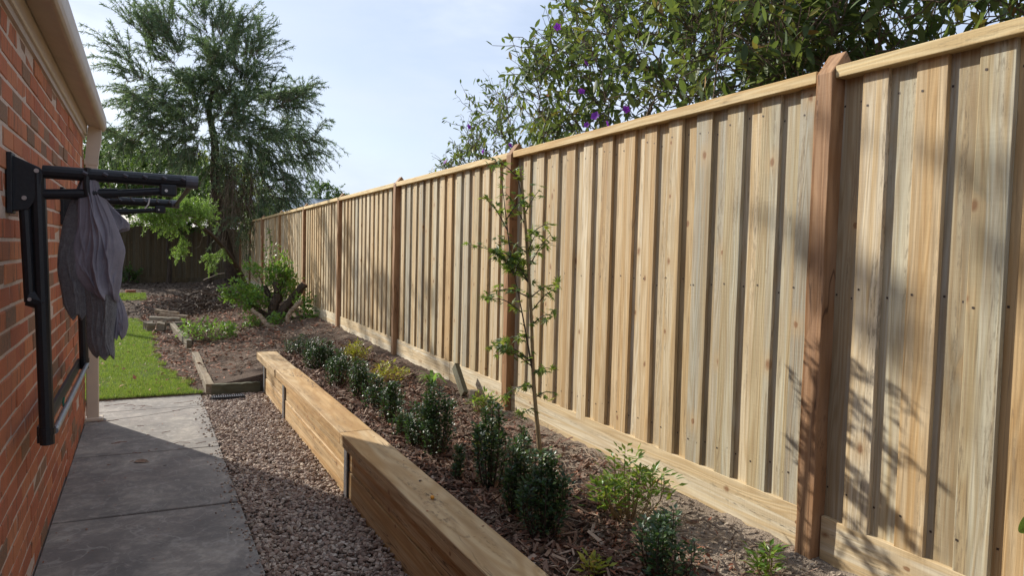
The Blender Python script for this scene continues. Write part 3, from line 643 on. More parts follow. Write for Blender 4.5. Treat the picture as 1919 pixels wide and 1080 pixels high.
# ------------------------------------------------------------------ fleece garment hanging from the near arm
gt = thing('fleece_garment', 'crumpled lilac-grey fleece garment hanging from the near arm of the black clothesline', 'garment', (-.205, 3.33, 1.80))
def sheet(name, rows, yc, mt, k, bulge, amp, seed, drift=.5, nu=120, nv=110):
    """folded double cloth: rows of (picture-free) z, left x, right x in cm"""
    r_ = np.random.default_rng(seed); rows = np.array(rows, float)/100; v = np.linspace(0, 1, nv); s_ = np.linspace(0, 1, len(rows))
    cs = [np.interp(v, s_, rows[:, q]) for q in range(3)]
    for q in range(3):
        pad = np.concatenate([np.full(3, cs[q][0]), cs[q], np.full(3, cs[q][-1])]); cs[q] = np.convolve(pad, np.ones(7)/7, 'valid')
    zc, xl, xr = cs; u = np.linspace(0, 1, nu); U, Vv = np.meshgrid(u, v, indexing='ij')
    f = np.zeros_like(U)
    for q in range(k):
        c0, wd, a, dr = r_.uniform(.04, .96), r_.choice([.035, .06, .11, .17])*r_.uniform(.7, 1.3), r_.uniform(.25, 1.1), r_.normal(0, .16*drift)
        dist = (U-c0-dr*(Vv-.3)-.03*np.sin(Vv*r_.uniform(3, 8)+r_.uniform(0, 6)))/wd
        f += a*np.exp(-np.abs(dist)**1.25)*(.35+.65*np.clip(np.sin(Vv*r_.uniform(1.2, 3.2)+r_.uniform(0, 1.5)), 0, 1))
    for q in range(16):                                   # small slanting creases
        cu, cv, an = r_.random(), r_.random(), r_.uniform(-1, 1); d1 = (U-cu)*math.cos(an)+(Vv-cv)*math.sin(an); d2 = -(U-cu)*math.sin(an)+(Vv-cv)*math.cos(an)
        f += r_.uniform(.2, .5)*np.exp(-(d1/.022)**2-(d2/r_.uniform(.08, .22))**2)
    edge = np.sin(math.pi*U)**.55; env = (.30+.70*sstep(Vv*2.0))*np.sqrt(np.clip(1-sstep((Vv-.9)/.1)*.85, 0, 1))
    X = xl[None]+(xr-xl)[None]*(U+.012*np.sin(Vv*23+U*9)); Zc = zc[None]+.010*np.sin(U*11+r_.uniform(0, 6))*sstep(Vv*1.5)-.004*f*Vv
    yf = yc-(bulge*env*edge+amp*env*f*edge); yb = yc+bulge*.8*env*edge+.2*amp*f*env*edge
    A = np.stack([X, yf, Zc], -1); Bk = np.stack([X, yb, Zc], -1); V3 = np.concatenate([A.reshape(-1, 3), Bk.reshape(-1, 3)])
    i, j = np.meshgrid(np.arange(nu-1), np.arange(nv-1), indexing='ij'); b = i*nv+j; Q = np.stack([b, b+1, b+nv+1, b+nv], -1).reshape(-1, 4); N = nu*nv
    e = np.arange(nu-1)*nv+nv-1; bot = np.stack([e, e+N, e+nv+N, e+nv], -1); e = np.arange(nu-1)*nv; topq = np.stack([e, e+nv, e+nv+N, e+N], -1)
    o = MB().add(V3, [Q, Q[:, ::-1]+N, bot, topq]).build(name, mt, gt, smooth=True)
    return o
PXR = lambda y, a, b: (-(y-340)*.218, (a-165)*.195-.3, (b-165)*.195-.3)      # centimetres from the hanging point
sheet('lining_panel', [PXR(*q) for q in [(338, 156, 170), (380, 138, 172), (430, 121, 172), (480, 112, 168), (520, 112, 165), (555, 117, 168), (580, 122, 168), (594, 128, 164), (600, 134, 158)]], -.005, M['fleece2'], 3, .034, .010, 4)
sheet('sleeve', [PXR(*q) for q in [(455, 132, 200), (490, 133, 205), (530, 147, 213), (560, 158, 217), (590, 162, 217), (620, 161, 214), (650, 164, 212), (668, 172, 214), (676, 182, 212)]], -.02, M['fleece2'], 4, .034, .013, 9)
sheet('body_panel', [PXR(*q) for q in [(338, 160, 183), (365, 152, 190), (400, 149, 206), (440, 147, 225), (470, 141, 233), (500, 140, 230), (522, 144, 226), (548, 160, 223), (566, 176, 221)]], -.035, M['fleece'], 8, .026, .021, 23, 1.5)
sheet('cuff', [PXR(*q) for q in [(555, 203, 219), (575, 204, 230), (600, 202, 238), (620, 203, 238), (634, 206, 232), (640, 210, 226)]], -.005, M['fleece'], 4, .022, .014, 17, .6, 60, 60)
sheet('hood', [PXR(*q) for q in [(378, 182, 196), (398, 190, 214), (412, 192, 232), (424, 196, 243), (434, 200, 240), (440, 202, 218)]], .03, M['fleece'], 2, .02, .012, 19, .5, 60, 60)
tube(MB(), [(.0, -.045, .03), (-.004, -.05, -.03), (.0, -.048, -.08)], .012, 8).build('strap', M['black'], gt)

# ------------------------------------------------------------------ gravel, mulch, litter, grass
n = 19000; x = rng.uniform(.503, 1.105, n); y = 1.0+(7.78-1.0)*rng.random(n)**.9
keep = ~((np.abs(x-.73) < .16) & (np.abs(y-7.58) < .06)); x, y = x[keep], y[keep]; n = len(x)
s = rng.uniform(.007, .0155, n)
P = np.stack([x, y, -.018+rng.uniform(-.004, .02, n)], -1)
D = rdir(n); D[:, 2] *= .35
scatter(MB(), STONE, P, D, rdir(n, 1.5), s*1.25, s*.95, s*.62, None, .13).build('gravel', M['stone'], kind='stuff')
n = 260; x = .5-np.abs(rng.normal(0, .05, n)); y = rng.uniform(2.2, 7.7, n); s_ = rng.uniform(.004, .010, n)
scatter(MB(), STONE, np.stack([x, y, s_*.4], -1), rdir(n)*[1, 1, .3], rdir(n, 1.5), s_*1.2, s_, s_*.6, None, .13).build('loose_gravel', M['stone'], kind='stuff')
gb = MB(); gb.add([(.5, -1, -.022), (1.104, -1, -.022), (1.104, 7.82, -.022), (.5, 7.82, -.022)], np.array([[0, 1, 2, 3]])); gb.build('gravel_bed', M['soil'], kind='structure')

def chips(n, x0, x1, y0, y1, dens, L, name, m, tpl=CHIP, flat=.25, asp=(.22, .5), zoff=.004, th=.35):
    x = rng.uniform(x0, x1, n); y = rng.uniform(y0, y1, n); k = rng.random(n) < dens(x, y); x, y = x[k], y[k]; n = len(x)
    P = np.stack([x, y, gz(x, y)+lump(x, y)*(x > 1.16)+zoff+rng.uniform(0, .012, n)], -1); a = rng.uniform(0, 6.28, n)
    D = np.stack([np.cos(a), np.sin(a), rng.normal(0, flat, n)], -1); Nn = rdir(n)*.55+np.array([0, 0, 1.0])
    l = rng.uniform(L[0], L[1], n)*rng.uniform(.6, 1.2, n); wd = l*rng.uniform(asp[0], asp[1], n)
    return scatter(MB(), tpl, P, D, Nn, l, wd, wd*th, None, .06).build(name, m, kind='stuff')
chips(25000, 1.285, 2.22, .9, 8.6, lambda x, y: np.where(x < 1.75, 1.0, np.clip((2.25-x)/.5, .12, 1))*np.where(y < 2.6, np.clip((1.98-x)/.25, .06, 1), 1), (.022, .075), 'bark_mulch', M['chip'], CHIP, .38, (.13, .34))
chips(16000, 1.285, 2.22, 1.2, 8.6, lambda x, y: np.where(x < 1.75, 1.0, np.clip((2.3-x)/.5, .25, 1))*np.where(y < 2.6, np.clip((2.05-x)/.25, .12, 1), 1), (.012, .04), 'bark_mulch', M['litter'], LEAF, .45, (.15, .5), .010, 1.0)
chips(11000, -.1, 2.35, 8.2, 20, lambda x, y: np.where(x > lawn_edge(np.minimum(y, 15.8))-.05, 1.0, .06)*np.where(x > 1.7, .35, 1)*np.where((x > .62) & (y < 9.5), .35, 1), (.035, .085), 'leaf_litter', M['litter'], LEAF, .3, (.35, .6), .006, 1.0)
chips(9000, -3.5, 2.5, 15.5, 25, lambda x, y: .7+0*x, (.04, .12), 'leaf_litter', M['shadetwig'], LEAF, .3, (.3, .6), .006, 1.0)
chips(420, -2, .5, 7.9, 12, lambda x, y: .6+0*x, (.03, .07), 'leaf_litter', M['litter'], LEAF, .35, (.35, .6), .03, 1.0)
n = 5200; x = rng.uniform(1.68, 2.2, n); y = 1.0+4.2*rng.random(n)**1.5; s_ = rng.uniform(.003, .011, n)*rng.uniform(.5, 1, n)
scatter(MB(), STONE, np.stack([x, y, gz(x, y)+lump(x, y)+.001], -1), rdir(n)*[1, 1, .3], rdir(n, 1.5), s_*1.2, s_, s_*.7, None, .15).build('soil_clods', M['clod'], kind='stuff')
# dry stalks and twigs lying on the mulch
tw = MB()
for q in range(420):
    x, y = rng.uniform(1.3, 2.15), rng.uniform(1.3, 8.5); a = rng.uniform(0, 6.28); L = rng.uniform(.06, .3)
    z = float(gz(x, y))+.016; p1 = (x+L*math.cos(a), y+L*math.sin(a))
    if not 1.29 < p1[0] < 2.2: continue
    P = curve((x, y, z), (p1[0], p1[1], float(gz(*p1))+.016), 5, rng.uniform(0, .06), .05); tube(tw, P, np.linspace(.003, .0015, 5), 4, rng.random())
for q in range(420):
    x, y = rng.uniform(.3, 2.2), rng.uniform(8.2, 16); a = rng.uniform(0, 6.28); L = rng.uniform(.1, .5)
    p1 = (x+L*math.cos(a), y+L*math.sin(a)); tube(tw, curve((x, y, float(gz(x, y))+.015), (*p1, float(gz(*p1))+.02), 5, .03, .06), np.linspace(.005, .002, 5), 4, rng.random())
for q in range(70):
    x, y = rng.uniform(.52, 1.05), rng.uniform(2, 7.6); a = rng.uniform(0, 6.28); L = rng.uniform(.05, .16)
    p1 = (np.clip(x+L*math.cos(a), .51, 1.09), y+L*math.sin(a)); tube(tw, curve((x, y, .003), (*p1, .004), 4, .02, .05), .0018, 4, .5+.5*rng.random())
tw.build('dry_twigs', M['twig'], kind='stuff')
# grass
n = 75000; y = 7.86+8.0*rng.random(n)**1.5; e = lawn_edge(y)+.05*np.sin(y*9); x = e-(e+1.4)*rng.random(n)**1.0
pn = np.sin(x*7+np.sin(y*3)*2)*np.sin(y*5.3+x*2); k = rng.random(n) < np.clip(.78+.4*pn, .15, 1)*np.where(y > 15, .4, 1); x, y, pn = x[k], y[k], pn[k]; n = len(x)
D = rng.normal(0, .42, (n, 3)); D[:, 2] = 1
scatter(MB(), BLADE, np.stack([x, y, gz(x, y)], -1), D, rdir(n), rng.uniform(.018, .05, n)*np.where(y < 8.6, 1.15, 1), rng.uniform(.0025, .0045, n)*(1+(y-7.86)*.14), .02, np.clip(rng.random(n)**1.4*.9-.16*pn+.22*np.sin(x*2.3+1)*np.sin(y*1.9), 0, .99)).build('grass', M['grass'], kind='stuff')
n = 5000; x = rng.uniform(-.9, .0, n)*1.2; y = rng.uniform(19.0, 20.6, n); D = rng.normal(0, .4, (n, 3)); D[:, 2] = 1
scatter(MB(), BLADE, np.stack([x, y, gz(x, y)], -1), D, rdir(n), rng.uniform(.03, .07, n), .007, .02).build('grass', M['grass'], kind='stuff')

# ------------------------------------------------------------------ small plants
def cross_basis(d):
    d = unit(d); a = unit(np.cross(d, [0.3, .2, 1.0])); return a, np.cross(d, a)
def shrub(name, label, cat, x, y, h, wd, nst, leafmat, per, ll, lw, group, stem='darkstem', tpl=LEAF, spread=.5, ang=.9, tipup=.4, bare=.08, z0=None, hr=(.55, 1.0)):
    z = float(gz(x, y))-.01 if z0 is None else z0
    t = thing(name, label, cat, (x, y, z), group); st = MB(); lf = MB()
    for q in range(nst):
        a = rng.uniform(0, 6.28); r_ = wd/2*math.sqrt(rng.random()); hh = h*rng.uniform(*hr)*(1-.3*(r_/(wd/2+1e-6))**2)
        if q == 0: hh = h; r_ *= .3
        tip = np.array([r_*math.cos(a), r_*math.sin(a), hh]); base = np.array([tip[0]*.4, tip[1]*.4, 0])
        P = smoothpath([base, base*.5+tip*np.array([.75, .75, .5])+[0, 0, 0], tip], 6); tube(st, P, np.linspace(.004, .0012, len(P)), 4)
        n = max(4, int(per*hh)); tt = bare+(1-bare)*np.sqrt(rng.random(n)); tt = np.sort(tt); ii = tt*(len(P)-1); i0 = np.minimum(ii.astype(int), len(P)-2)
        C = P[i0]+(P[i0+1]-P[i0])*(ii-i0)[:, None]; T = unit(P[i0+1]-P[i0]); az = np.arange(n)*2.4+rng.uniform(0, 6, n)*.3
        side = np.stack([np.cos(az), np.sin(az), np.zeros(n)], -1); D = unit(side*ang+T*tipup+rng.normal(0, .25, (n, 3)))
        side_off = side*(rng.random(n)*spread*wd*.16)[:, None]
        scatter(lf, tpl, C+side_off, D, T*1.0+rng.normal(0, .4, (n, 3))+np.array([0, 0, .4]), rng.uniform(.75, 1.15, n)*ll, rng.uniform(.8, 1.15, n)*lw)
    st.build('stems', M[stem], t); lf.build('foliage', M[leafmat], t, kind='stuff'); return t
GB = 'boxwood seedlings planted along the sleeper wall'
BOX = [
    (1.48, 2.53, .32, .16, 16, 'large dark boxwood in front of the maple sapling, densest of the row'),
    (1.50, 2.80, .31, .13, 11, 'dark boxwood touching the big one just behind it, left of the maple stem'),
    (1.53, 3.16, .385, .14, 11, 'tall dark boxwood standing in front of a yellow-green nandina'),
    (1.88, 3.47, .15, .06, 4, 'tiny boxwood sprig alone on the mulch left of the maple stem'),
    (1.46, 3.42, .15, .09, 5, 'small low boxwood right beside the sleepers, next to the tall boxwood'),
    (1.68, 1.98, .23, .18, 12, 'dark boxwood at the bottom edge of the view nearest the fence soil'),
    (1.50, 3.82, .37, .16, 14, 'tall full boxwood directly in front of the strap-leaved plant'),
    (1.48, 4.05, .24, .13, 10, 'medium boxwood close against the left of the tall full one'),
    (1.46, 4.32, .15, .12, 6, 'short thin boxwood low beside the sleepers, just before the medium one'),
    (1.50, 4.70, .24, .15, 11, 'round-topped boxwood in mid row, before the low yellow nandina'),
    (1.51, 5.15, .22, .14, 9, 'slender boxwood left of the low yellow nandina'),
    (1.52, 5.59, .27, .15, 12, 'boxwood directly below the tall yellow nandina'),
    (1.47, 6.10, .28, .18, 13, 'boxwood half way to the far end, beside the curled dry stalk'),
    (1.47, 7.01, .28, .18, 13, 'boxwood near the far end of the sleeper wall'),
    (1.57, 7.02, .25, .14, 9, 'lighter green boxwood tucked between its darker neighbours'),
    (1.53, 8.10, .19, .26, 13, 'farthest boxwood of the row, past the end of the sleepers'),
]
for x, y, h, wd, ns, lab in BOX:
    shrub('boxwood', lab, 'boxwood', x, y, h*1.22, wd*1.2, int(ns*1.9), 'boxwood', 210, .025, .016, GB, tipup=.55, bare=.02, spread=1.0, hr=(.6, 1.05))
GN = 'nandina plants in the mulch bed'
for x, y, h, wd, ns, lm, lab in [
    (1.89, 2.48, .315, .28, 17, 'nandina', 'large bright green nandina between the maple and the near fence post'),
    (2.09, 4.44, .16, .19, 9, 'nandina', 'light green nandina at the foot of the second fence post'),
    (1.80, 3.75, .10, .16, 6, 'nandina', 'sprawling pale nandina low behind the tall dark boxwood'),
    (1.86, 5.85, .20, .26, 13, 'nandina2', 'low golden-yellow nandina in the middle of the bed'),
    (1.87, 7.00, .24, .20, 12, 'nandina2', 'taller yellow nandina behind the boxwoods near the third post'),
    (1.99, 1.79, .12, .12, 6, 'nandina', 'small green seedling on bare soil at the bottom by the near post'),
    (1.49, 2.16, .085, .09, 6, 'nandina2', 'tiny yellowish seedling at the bottom edge beside the sleeper'),
]:
    shrub('nandina', lab, 'nandina', x, y, h, wd*1.05, int(ns*1.5), lm, 120, .046, .0155, GN, stem='stembark', tpl=LEAF, spread=1.6, ang=1.0, tipup=.5, bare=.25)
# strap-leaved plant
t = thing('strap_leaf_plant', 'fresh green strap-leaved plant in front of the offcut leaning on the fence', 'plant', (2.08, 5.42, float(gz(2.08, 5.42))-.01))
for q in range(16):
    a = rng.uniform(0, 6.28); L = rng.uniform(.10, .19); mb = MB(); P = smoothpath([(0, 0, 0), (.35*L*math.cos(a), .35*L*math.sin(a), L*.75), (L*.95*math.cos(a), L*.95*math.sin(a), L*rng.uniform(.35, .75))], 4)
    wd = np.array([.004, .009, .012, .013, .013, .012, .009, .005, .001])*1.1; sd = np.array([-math.sin(a), math.cos(a), 0])
    V = np.concatenate([P-sd*wd[:, None], P+sd*wd[:, None]+[0, 0, .002]]); n = len(P)
    mb.add(V, np.array([[e, e+1, n+e+1, n+e] for e in range(n-1)]), rng.random()); mb.build('leaf', M['lily'], t, smooth=True)
# timber offcut leaning on the plinth and a stub beside it
mb = MB(); box(mb, -.02, .02, -.035, .035, 0, .30); o = bevel(mb.build('timber_offcut', M['mossy'], None, loc=(2.16, 4.93, .44)), .004); o.rotation_euler = (R(-52), R(6), 0)
tag(o, 'dark timber offcut leaning against the fence plinth', 'offcut')
mb = MB(); box(mb, -.03, .03, -.028, .028, 0, .1); o = bevel(mb.build('timber_stub', M['oldwood'], None, loc=(2.17, 4.80, .40)), .006); o.rotation_euler = (.1, .15, .4)
tag(o, 'short rough timber stub sticking out of the soil by the plinth', 'stub')
# orange fallen fruit on the capping sleeper
mb = MB(); V, Fs = STONE; mb.add(V*[.013, .016, .011], Fs); fr = mb.build('fallen_fruit', M['orange'], None, smooth=True, loc=(1.172, 3.02, .3995)); m_ = fr.modifiers.new('s', 'SUBSURF'); m_.levels = m_.render_levels = 2
tag(fr, 'small orange fallen fruit lying on top of the sleeper', 'fruit')
# fallen leaves on the path
for x, y, L, a, lab in [(.02, 5.52, .11, 2.8, 'large curled dry leaf on the shaded middle of the path'), (.10, 5.38, .03, .5, 'tiny black leaf scrap just below the large dry leaf'), (.88, 4.95, .07, .2, 'pale dry leaf on the gravel by the second slab'),
                        (1.20, 3.27, .035, 1.0, 'small dark leaf stuck on the sleeper top beyond the fruit')]:
    mb = MB(); z = .392 if x > 1.1 else (.012 if x > .5 else .003)
    scatter(mb, LEAF2, [(0, 0, 0)], [(1, 0, .06)], [(.1, .25, 1)], L, L*.42, L*.7, .93 if L > .05 else .02)
    o = mb.build('fallen_leaf', M['paleleaf'] if L > .05 else M['darkstem'], None, smooth=True, loc=(x, y, z)); o.rotation_euler = (0, 0, a); tag(o, lab, 'leaf')
db = MB(); dbs = MB()
for q in range(110):
    y = 3.0+4.8*rng.random()**.8; x = rng.uniform(-.45, .49) if rng.random() < .6 else rng.choice([-.455+.03*rng.random(), .485])
    a = rng.uniform(0, 6.28); scatter(db, LEAF, [(x, y, .002)], [(math.cos(a), math.sin(a), .1)], [(0, .2, 1)], rng.uniform(.008, .03), rng.uniform(.004, .012), .006, rng.random()*.4)
for q in range(16):
    x, y = rng.uniform(-.4, .4), rng.uniform(5.2, 7.8); a = rng.uniform(-.5, .5); L = rng.uniform(.05, .2)
    tube(db, curve((x, y, .004), (min(x+L*math.cos(a), .49), y+L*math.sin(a), .004), 4, .01, .05), .0018, 4, .02)
for q in range(46):
    y = rng.uniform(2.4, 8.0); x = rng.uniform(1.08, 1.27); a = rng.uniform(0, 6.28)
    scatter(db, LEAF, [(x, y, .3915)], [(math.cos(a), math.sin(a), .05)], [(0, .1, 1)], rng.uniform(.008, .026), rng.uniform(.003, .009), .004, rng.random()*.3)
db.build('leaf_debris', M['litter'], kind='stuff')

# ------------------------------------------------------------------ maple sapling
mp_ = thing('maple_sapling', 'slender young maple with small pointed leaves standing before the second fence post', 'sapling', (1.66, 2.85, .36)); 
trunk = smoothpath([(0, 0, -.03), (-.014, .015, .25), (-.040, .04, .55), (-.055, .06, .9), (-.085, .08, 1.3), (-.112, .095, 1.57)], 6)
tube(MB(), trunk, np.linspace(.0125, .006, len(trunk)), 8).build('trunk', M['stembark'], mp_, smooth=True)
bm2 = MB(); lpos = []; ldir = []
right = np.array(rt); right[2] = 0; right = unit(right); fwd = np.array([fw.x, fw.y, 0])
def br(z0, dx, dz, dd=0.0, nl=10, start=None, r_=.0035):
    p0 = trunk[np.argmin(abs(trunk[:, 2]-z0))] if start is None else np.array(start)
    p1 = p0+right*dx+fwd*dd+np.array([0, 0, dz]); P = smoothpath([p0, (p0+p1)/2+[0, 0, .03*abs(dx)/.2], p1], 5); tube(bm2, P, np.linspace(r_, .001, len(P)), 5)
    for q in np.linspace(.22, 1, nl):
        c = P[int(q*(len(P)-1))]; d = unit(p1-p0)
        for s in (-1, 1):
            lpos.append(c+rng.normal(0, .012, 3)); ldir.append(unit(d*.5+right*s*rng.uniform(.2, .9)+fwd*rng.normal(0, .6)+[0, 0, rng.normal(-.25, .35)]))
    return P
lead = br(.62, -.12, .55, -.03, 9, r_=.0055)
top2 = br(.0, -.06, .42, 0, 8, lead[-1])
for z0, dx, dz, dd, nl in [(1.0, -.30, .18, .02, 8), (.95, -.20, .02, -.05, 8), (1.12, .10, .16, 0, 6), (1.2, .12, .05, .03, 5), (.85, .10, .06, -.04, 6), (.75, -.16, -.04, .02, 9), (.68, -.20, .08, -.03, 8), (.55, -.14, -.05, 0, 8), (.6, .08, .03, .02, 5), (.45, -.07, -.03, -.02, 5),
                          (1.35, .07, .12, 0, 5), (1.3, -.10, .16, .02, 6), (1.05, -.08, .1, -.05, 8), (.9, .13, .12, .03, 6), (1.15, -.14, .05, .04, 7), (.5, .10, .02, .03, 4), (1.42, -.04, .14, 0, 4)]: br(z0, dx, dz, dd, nl)
for z0 in (.72, .95): br(0, -.17, .06, .02, 7, lead[int((z0-.62)/.55*(len(lead)-1))])
for q in range(5):
    z0 = rng.uniform(.9, 1.5); br(z0, rng.choice([-1, 1])*rng.uniform(.04, .16)-.03, rng.uniform(-.02, .14), rng.normal(0, .04), 6)
for q in range(3): br(0, rng.uniform(-.15, .06), rng.uniform(0, .12), rng.normal(0, .03), 6, lead[int(rng.integers(8, len(lead)))])
br(0, -.10, .14, 0, 6, top2[3]); br(0, .08, .1, .02, 6, top2[4]); br(0, -.08, .03, .0, 7, lead[-1]); br(0, .06, -.02, .03, 7, lead[-1])
bm2.build('branch', M['darkstem'], mp_)
lm_ = []
for q in range(5):
    mb = MB(); scatter(mb, MAPLE, [(0, 0, 0)], [(0, 1, 0)], [(0, 0, 1)], 1.0, .95, 1.0, 0.0, .03); lm_.append(mb.mesh('leaf', M['maple']))
order = rng.permutation(len(lpos)); more = MB()
for c, q in enumerate(order):
    d = Vector(ldir[q]); nrm = Vector((rng.normal(0, .5), rng.normal(-.3, .5), 1)); xx = d.cross(nrm).normalized(); zz = xx.cross(d)
    sc = rng.uniform(.028, .050)
    if c < 290:
        o = link('leaf', lm_[c % 5], mp_); o.matrix_local = Matrix(((xx.x*sc, d.x*sc, zz.x*sc, lpos[q][0]), (xx.y*sc, d.y*sc, zz.y*sc, lpos[q][1]), (xx.z*sc, d.z*sc, zz.z*sc, lpos[q][2]), (0, 0, 0, 1)))
    else: scatter(more, MAPLE, [lpos[q]], [ldir[q]], [tuple(nrm)], sc)
if more.n: more.build('leaf', M['maple'], mp_, kind='stuff')

# ------------------------------------------------------------------ trees
def grow_tree(t, trunk_pts, trunk_r, lumps, n_per, barkmat, leaffn, seed=1, minr=.006, limb_r=.4, sides=7, droop=0.0, bname='branches'):
    """trunk poly-line, then limbs to points spread through the crown lumps; leaffn places leaves at each tip"""
    global rng
    old = rng; rng = np.random.default_rng(seed)
    T = smoothpath(trunk_pts, 8); tr = np.linspace(trunk_r[0], trunk_r[1], len(T)); bm = MB(); tube(bm, T, tr, 12)
    nodes = list(T[len(T)//3:]); nr = list(tr[len(T)//3:]); tg = []
    for k, (c, rad, n) in enumerate(lumps):
        v = rdir(n)*np.cbrt(rng.random((n, 1))*.8+.2); tg += [(np.array(c)+v[q]*np.array(rad), k) for q in range(n)]
    c0 = np.mean(np.array(nodes), 0); tg.sort(key=lambda g_: np.linalg.norm(g_[0]-T[len(T)*2//3])); tips = []
    for p, k in tg:
        N = np.array(nodes); d = p-N; dist = np.linalg.norm(d, axis=1); cost = dist*(1+.35*np.clip(-d[:, 2]/(dist+1e-6)+.1, 0, 1)); i = int(np.argmin(cost))
        L = dist[i]; P = curve(N[i], p, 6, .06-droop*.1, .035); r_ = min(nr[i]*.62, .012+.016*L+minr); r_ = max(r_, minr)
        tube(bm, P, np.linspace(r_, minr*.6, 6), 5 if r_ > .015 else 4, cap=False); 
        for q in (2, 3, 4, 5): nodes.append(P[q]); nr.append(r_+(minr*.6-r_)*q/5)
        tips.append((P, k))
    bm.build('trunk', barkmat, t, smooth=True)
    lf = leaffn(t, tips, lumps); rng = old; return tips

def big_leaf_fn(matname, per, ll, lw, tpl=LEAF, up=.2, radius=.25, name='crown', droop=.3):
    def fn(t, tips, lumps):
        mb = MB(); tw = MB()
        for P, k in tips:
            for s in range(3):
                a = P[int(rng.integers(2, 6))]; d = rdir(1)[0]; d = unit(d+unit(P[-1]-P[0])*.7+[0, 0, up]); L = radius*rng.uniform(.5, 1.2)
                Q = curve(a, a+d*L, 4, .02, .05); tube(tw, Q, np.linspace(.004, .002, 4), 3, cap=False)
                n = int(per*rng.uniform(.6, 1.3)); tt = rng.random(n)*3; i0 = np.minimum(tt.astype(int), 2); C = Q[i0]+(Q[i0+1]-Q[i0])*(tt-i0)[:, None]
                D = unit(rng.normal(0, .8, (n, 3))+d*.6+[0, 0, -droop]); scatter(mb, tpl, C, D, rng.normal(0, .6, (n, 3))+np.array([0, 0, 1.0]), rng.uniform(.65, 1.2, n)*ll, rng.uniform(.8, 1.2, n)*lw)
        mb.build(name, M[matname], t, kind='stuff'); tw.build('twigs', M['greystem'], t, kind='stuff')
    return fn

# weeping tree on the back left
PX = lambda px, py: (-.88+(px-200)*.01337, 5.64-(py-150)*.01412)
def lumpsW(defs, yc=21.0):
    return [((PX(a, b)[0], yc+dy, PX(a, b)[1]), (rx*.01337, ry_, rz*.0142), n) for a, b, rx, rz, ry_, dy, n in defs]
wt = thing('weeping_tree', 'tall dark weeping tree with fine feathery foliage against the sky by the far fence', 'tree', (0, 0, 0))
def weep_fn(t, tips, lumps):
    mb = MB(); dead = MB(); tw = MB()
    for P, k in tips:
        isdead = k >= len(lumps)-2
        out_d = unit(P[-1]-np.array([1.7, 21, 4.6])); topness = np.clip((P[-1][2]-4.6)/2.6, -1, 1)
        nb = 5 if not isdead else 4
        cd = unit(out_d*.8+rng.normal(0, .55, 3)+np.array([0, 0, .6*topness+.1]))
        for s in range(nb):
            a = P[int(rng.integers(3, 6))]; L = rng.uniform(.40, 1.05)
            d = unit(cd+rng.normal(0, .24, 3)) if not isdead else unit(rng.normal(0, .35, 3)+np.array([0, 0, -1.1]))
            end = a+d*L+np.array([0, 0, -.34*L*(1-.75*max(topness, 0))]); Q = smoothpath([a, a+d*L*.55, end], 5)
            if isdead: tube(tw, Q, np.linspace(.006, .003, len(Q)), 3, cap=False)
            else: tube(tw, Q, np.linspace(.007, .003, len(Q)), 3, cap=False)
            m = len(Q)-1; n = int(44*L/.6) if not isdead else 26
            tt = (.12+.88*rng.random(n))*m; i0 = np.minimum(tt.astype(int), m-1); C = Q[i0]+(Q[i0+1]-Q[i0])*(tt-i0)[:, None]; T = unit(Q[i0+1]-Q[i0])
            D = unit(T*.9+rng.normal(0, .55, (n, 3))+np.array([0, 0, -.18 if not isdead else -.5]))
            scatter(dead if isdead else mb, NEEDLE, C, D, rng.normal(0, 1, (n, 3)), rng.uniform(.06, .14, n)*(1 if not isdead else 1.3), rng.uniform(.010, .018, n)*(1 if not isdead else .6), .01)
    mb.build('crown', M['needle'], t, kind='stuff'); dead.build('dead_sprays', M['deadneedle'], t, kind='stuff'); tw.build('twigs', M['greystem'], t, kind='stuff')
LW = lumpsW([(412, 200, 34, 40, .4, -.9, 18), (405, 110, 34, 34, .4, -.7, 12), (250, 250, 40, 26, .7, -.2, 10), (395, 250, 80, 38, 1.0, -.3, 40), (325, 245, 58, 34, .9, -.3, 32), (455, 235, 50, 38, .8, -.3, 28), (500, 335, 28, 42, .6, -.1, 18), (232, 235, 34, 22, .6, -.2, 10), (305, 85, 48, 38, .8, -.1, 26), (390, 75, 40, 45, .8, 0, 24), (455, 70, 40, 42, .8, 0, 24),
             (265, 175, 42, 32, .8, -.2, 22), (330, 180, 55, 40, 1.0, -.2, 40), (395, 170, 60, 45, 1.1, 0, 46), (470, 150, 42, 45, .9, .1, 28), (535, 165, 42, 38, .9, .1, 26), (510, 240, 50, 42, .9, .1, 30), (565, 235, 24, 36, .6, 0, 13), (495, 320, 42, 42, .8, -.2, 24),
             (275, 45, 36, 34, .7, 0, 11), (225, 110, 22, 26, .6, 0, 7), (340, 15, 45, 22, .7, 0, 11), (430, 22, 40, 22, .7, 0, 10), (462, 385, 32, 26, .6, -.2, 14), (430, 300, 40, 45, .6, -.3, 22), (415, 345, 35, 50, .6, -.4, 24)])
grow_tree(wt, [(2.30, 21.6, .2), (2.12, 21.3, .9), (1.85, 21.1, 2.0), (1.68, 21.0, 3.2), (1.66, 21.0, 4.3), (1.52, 21.05, 5.2), (1.66, 21.0, 6.0), (1.5, 21.0, 6.7)], (.20, .02), LW, 0, M['bark'], weep_fn, 21, .007)

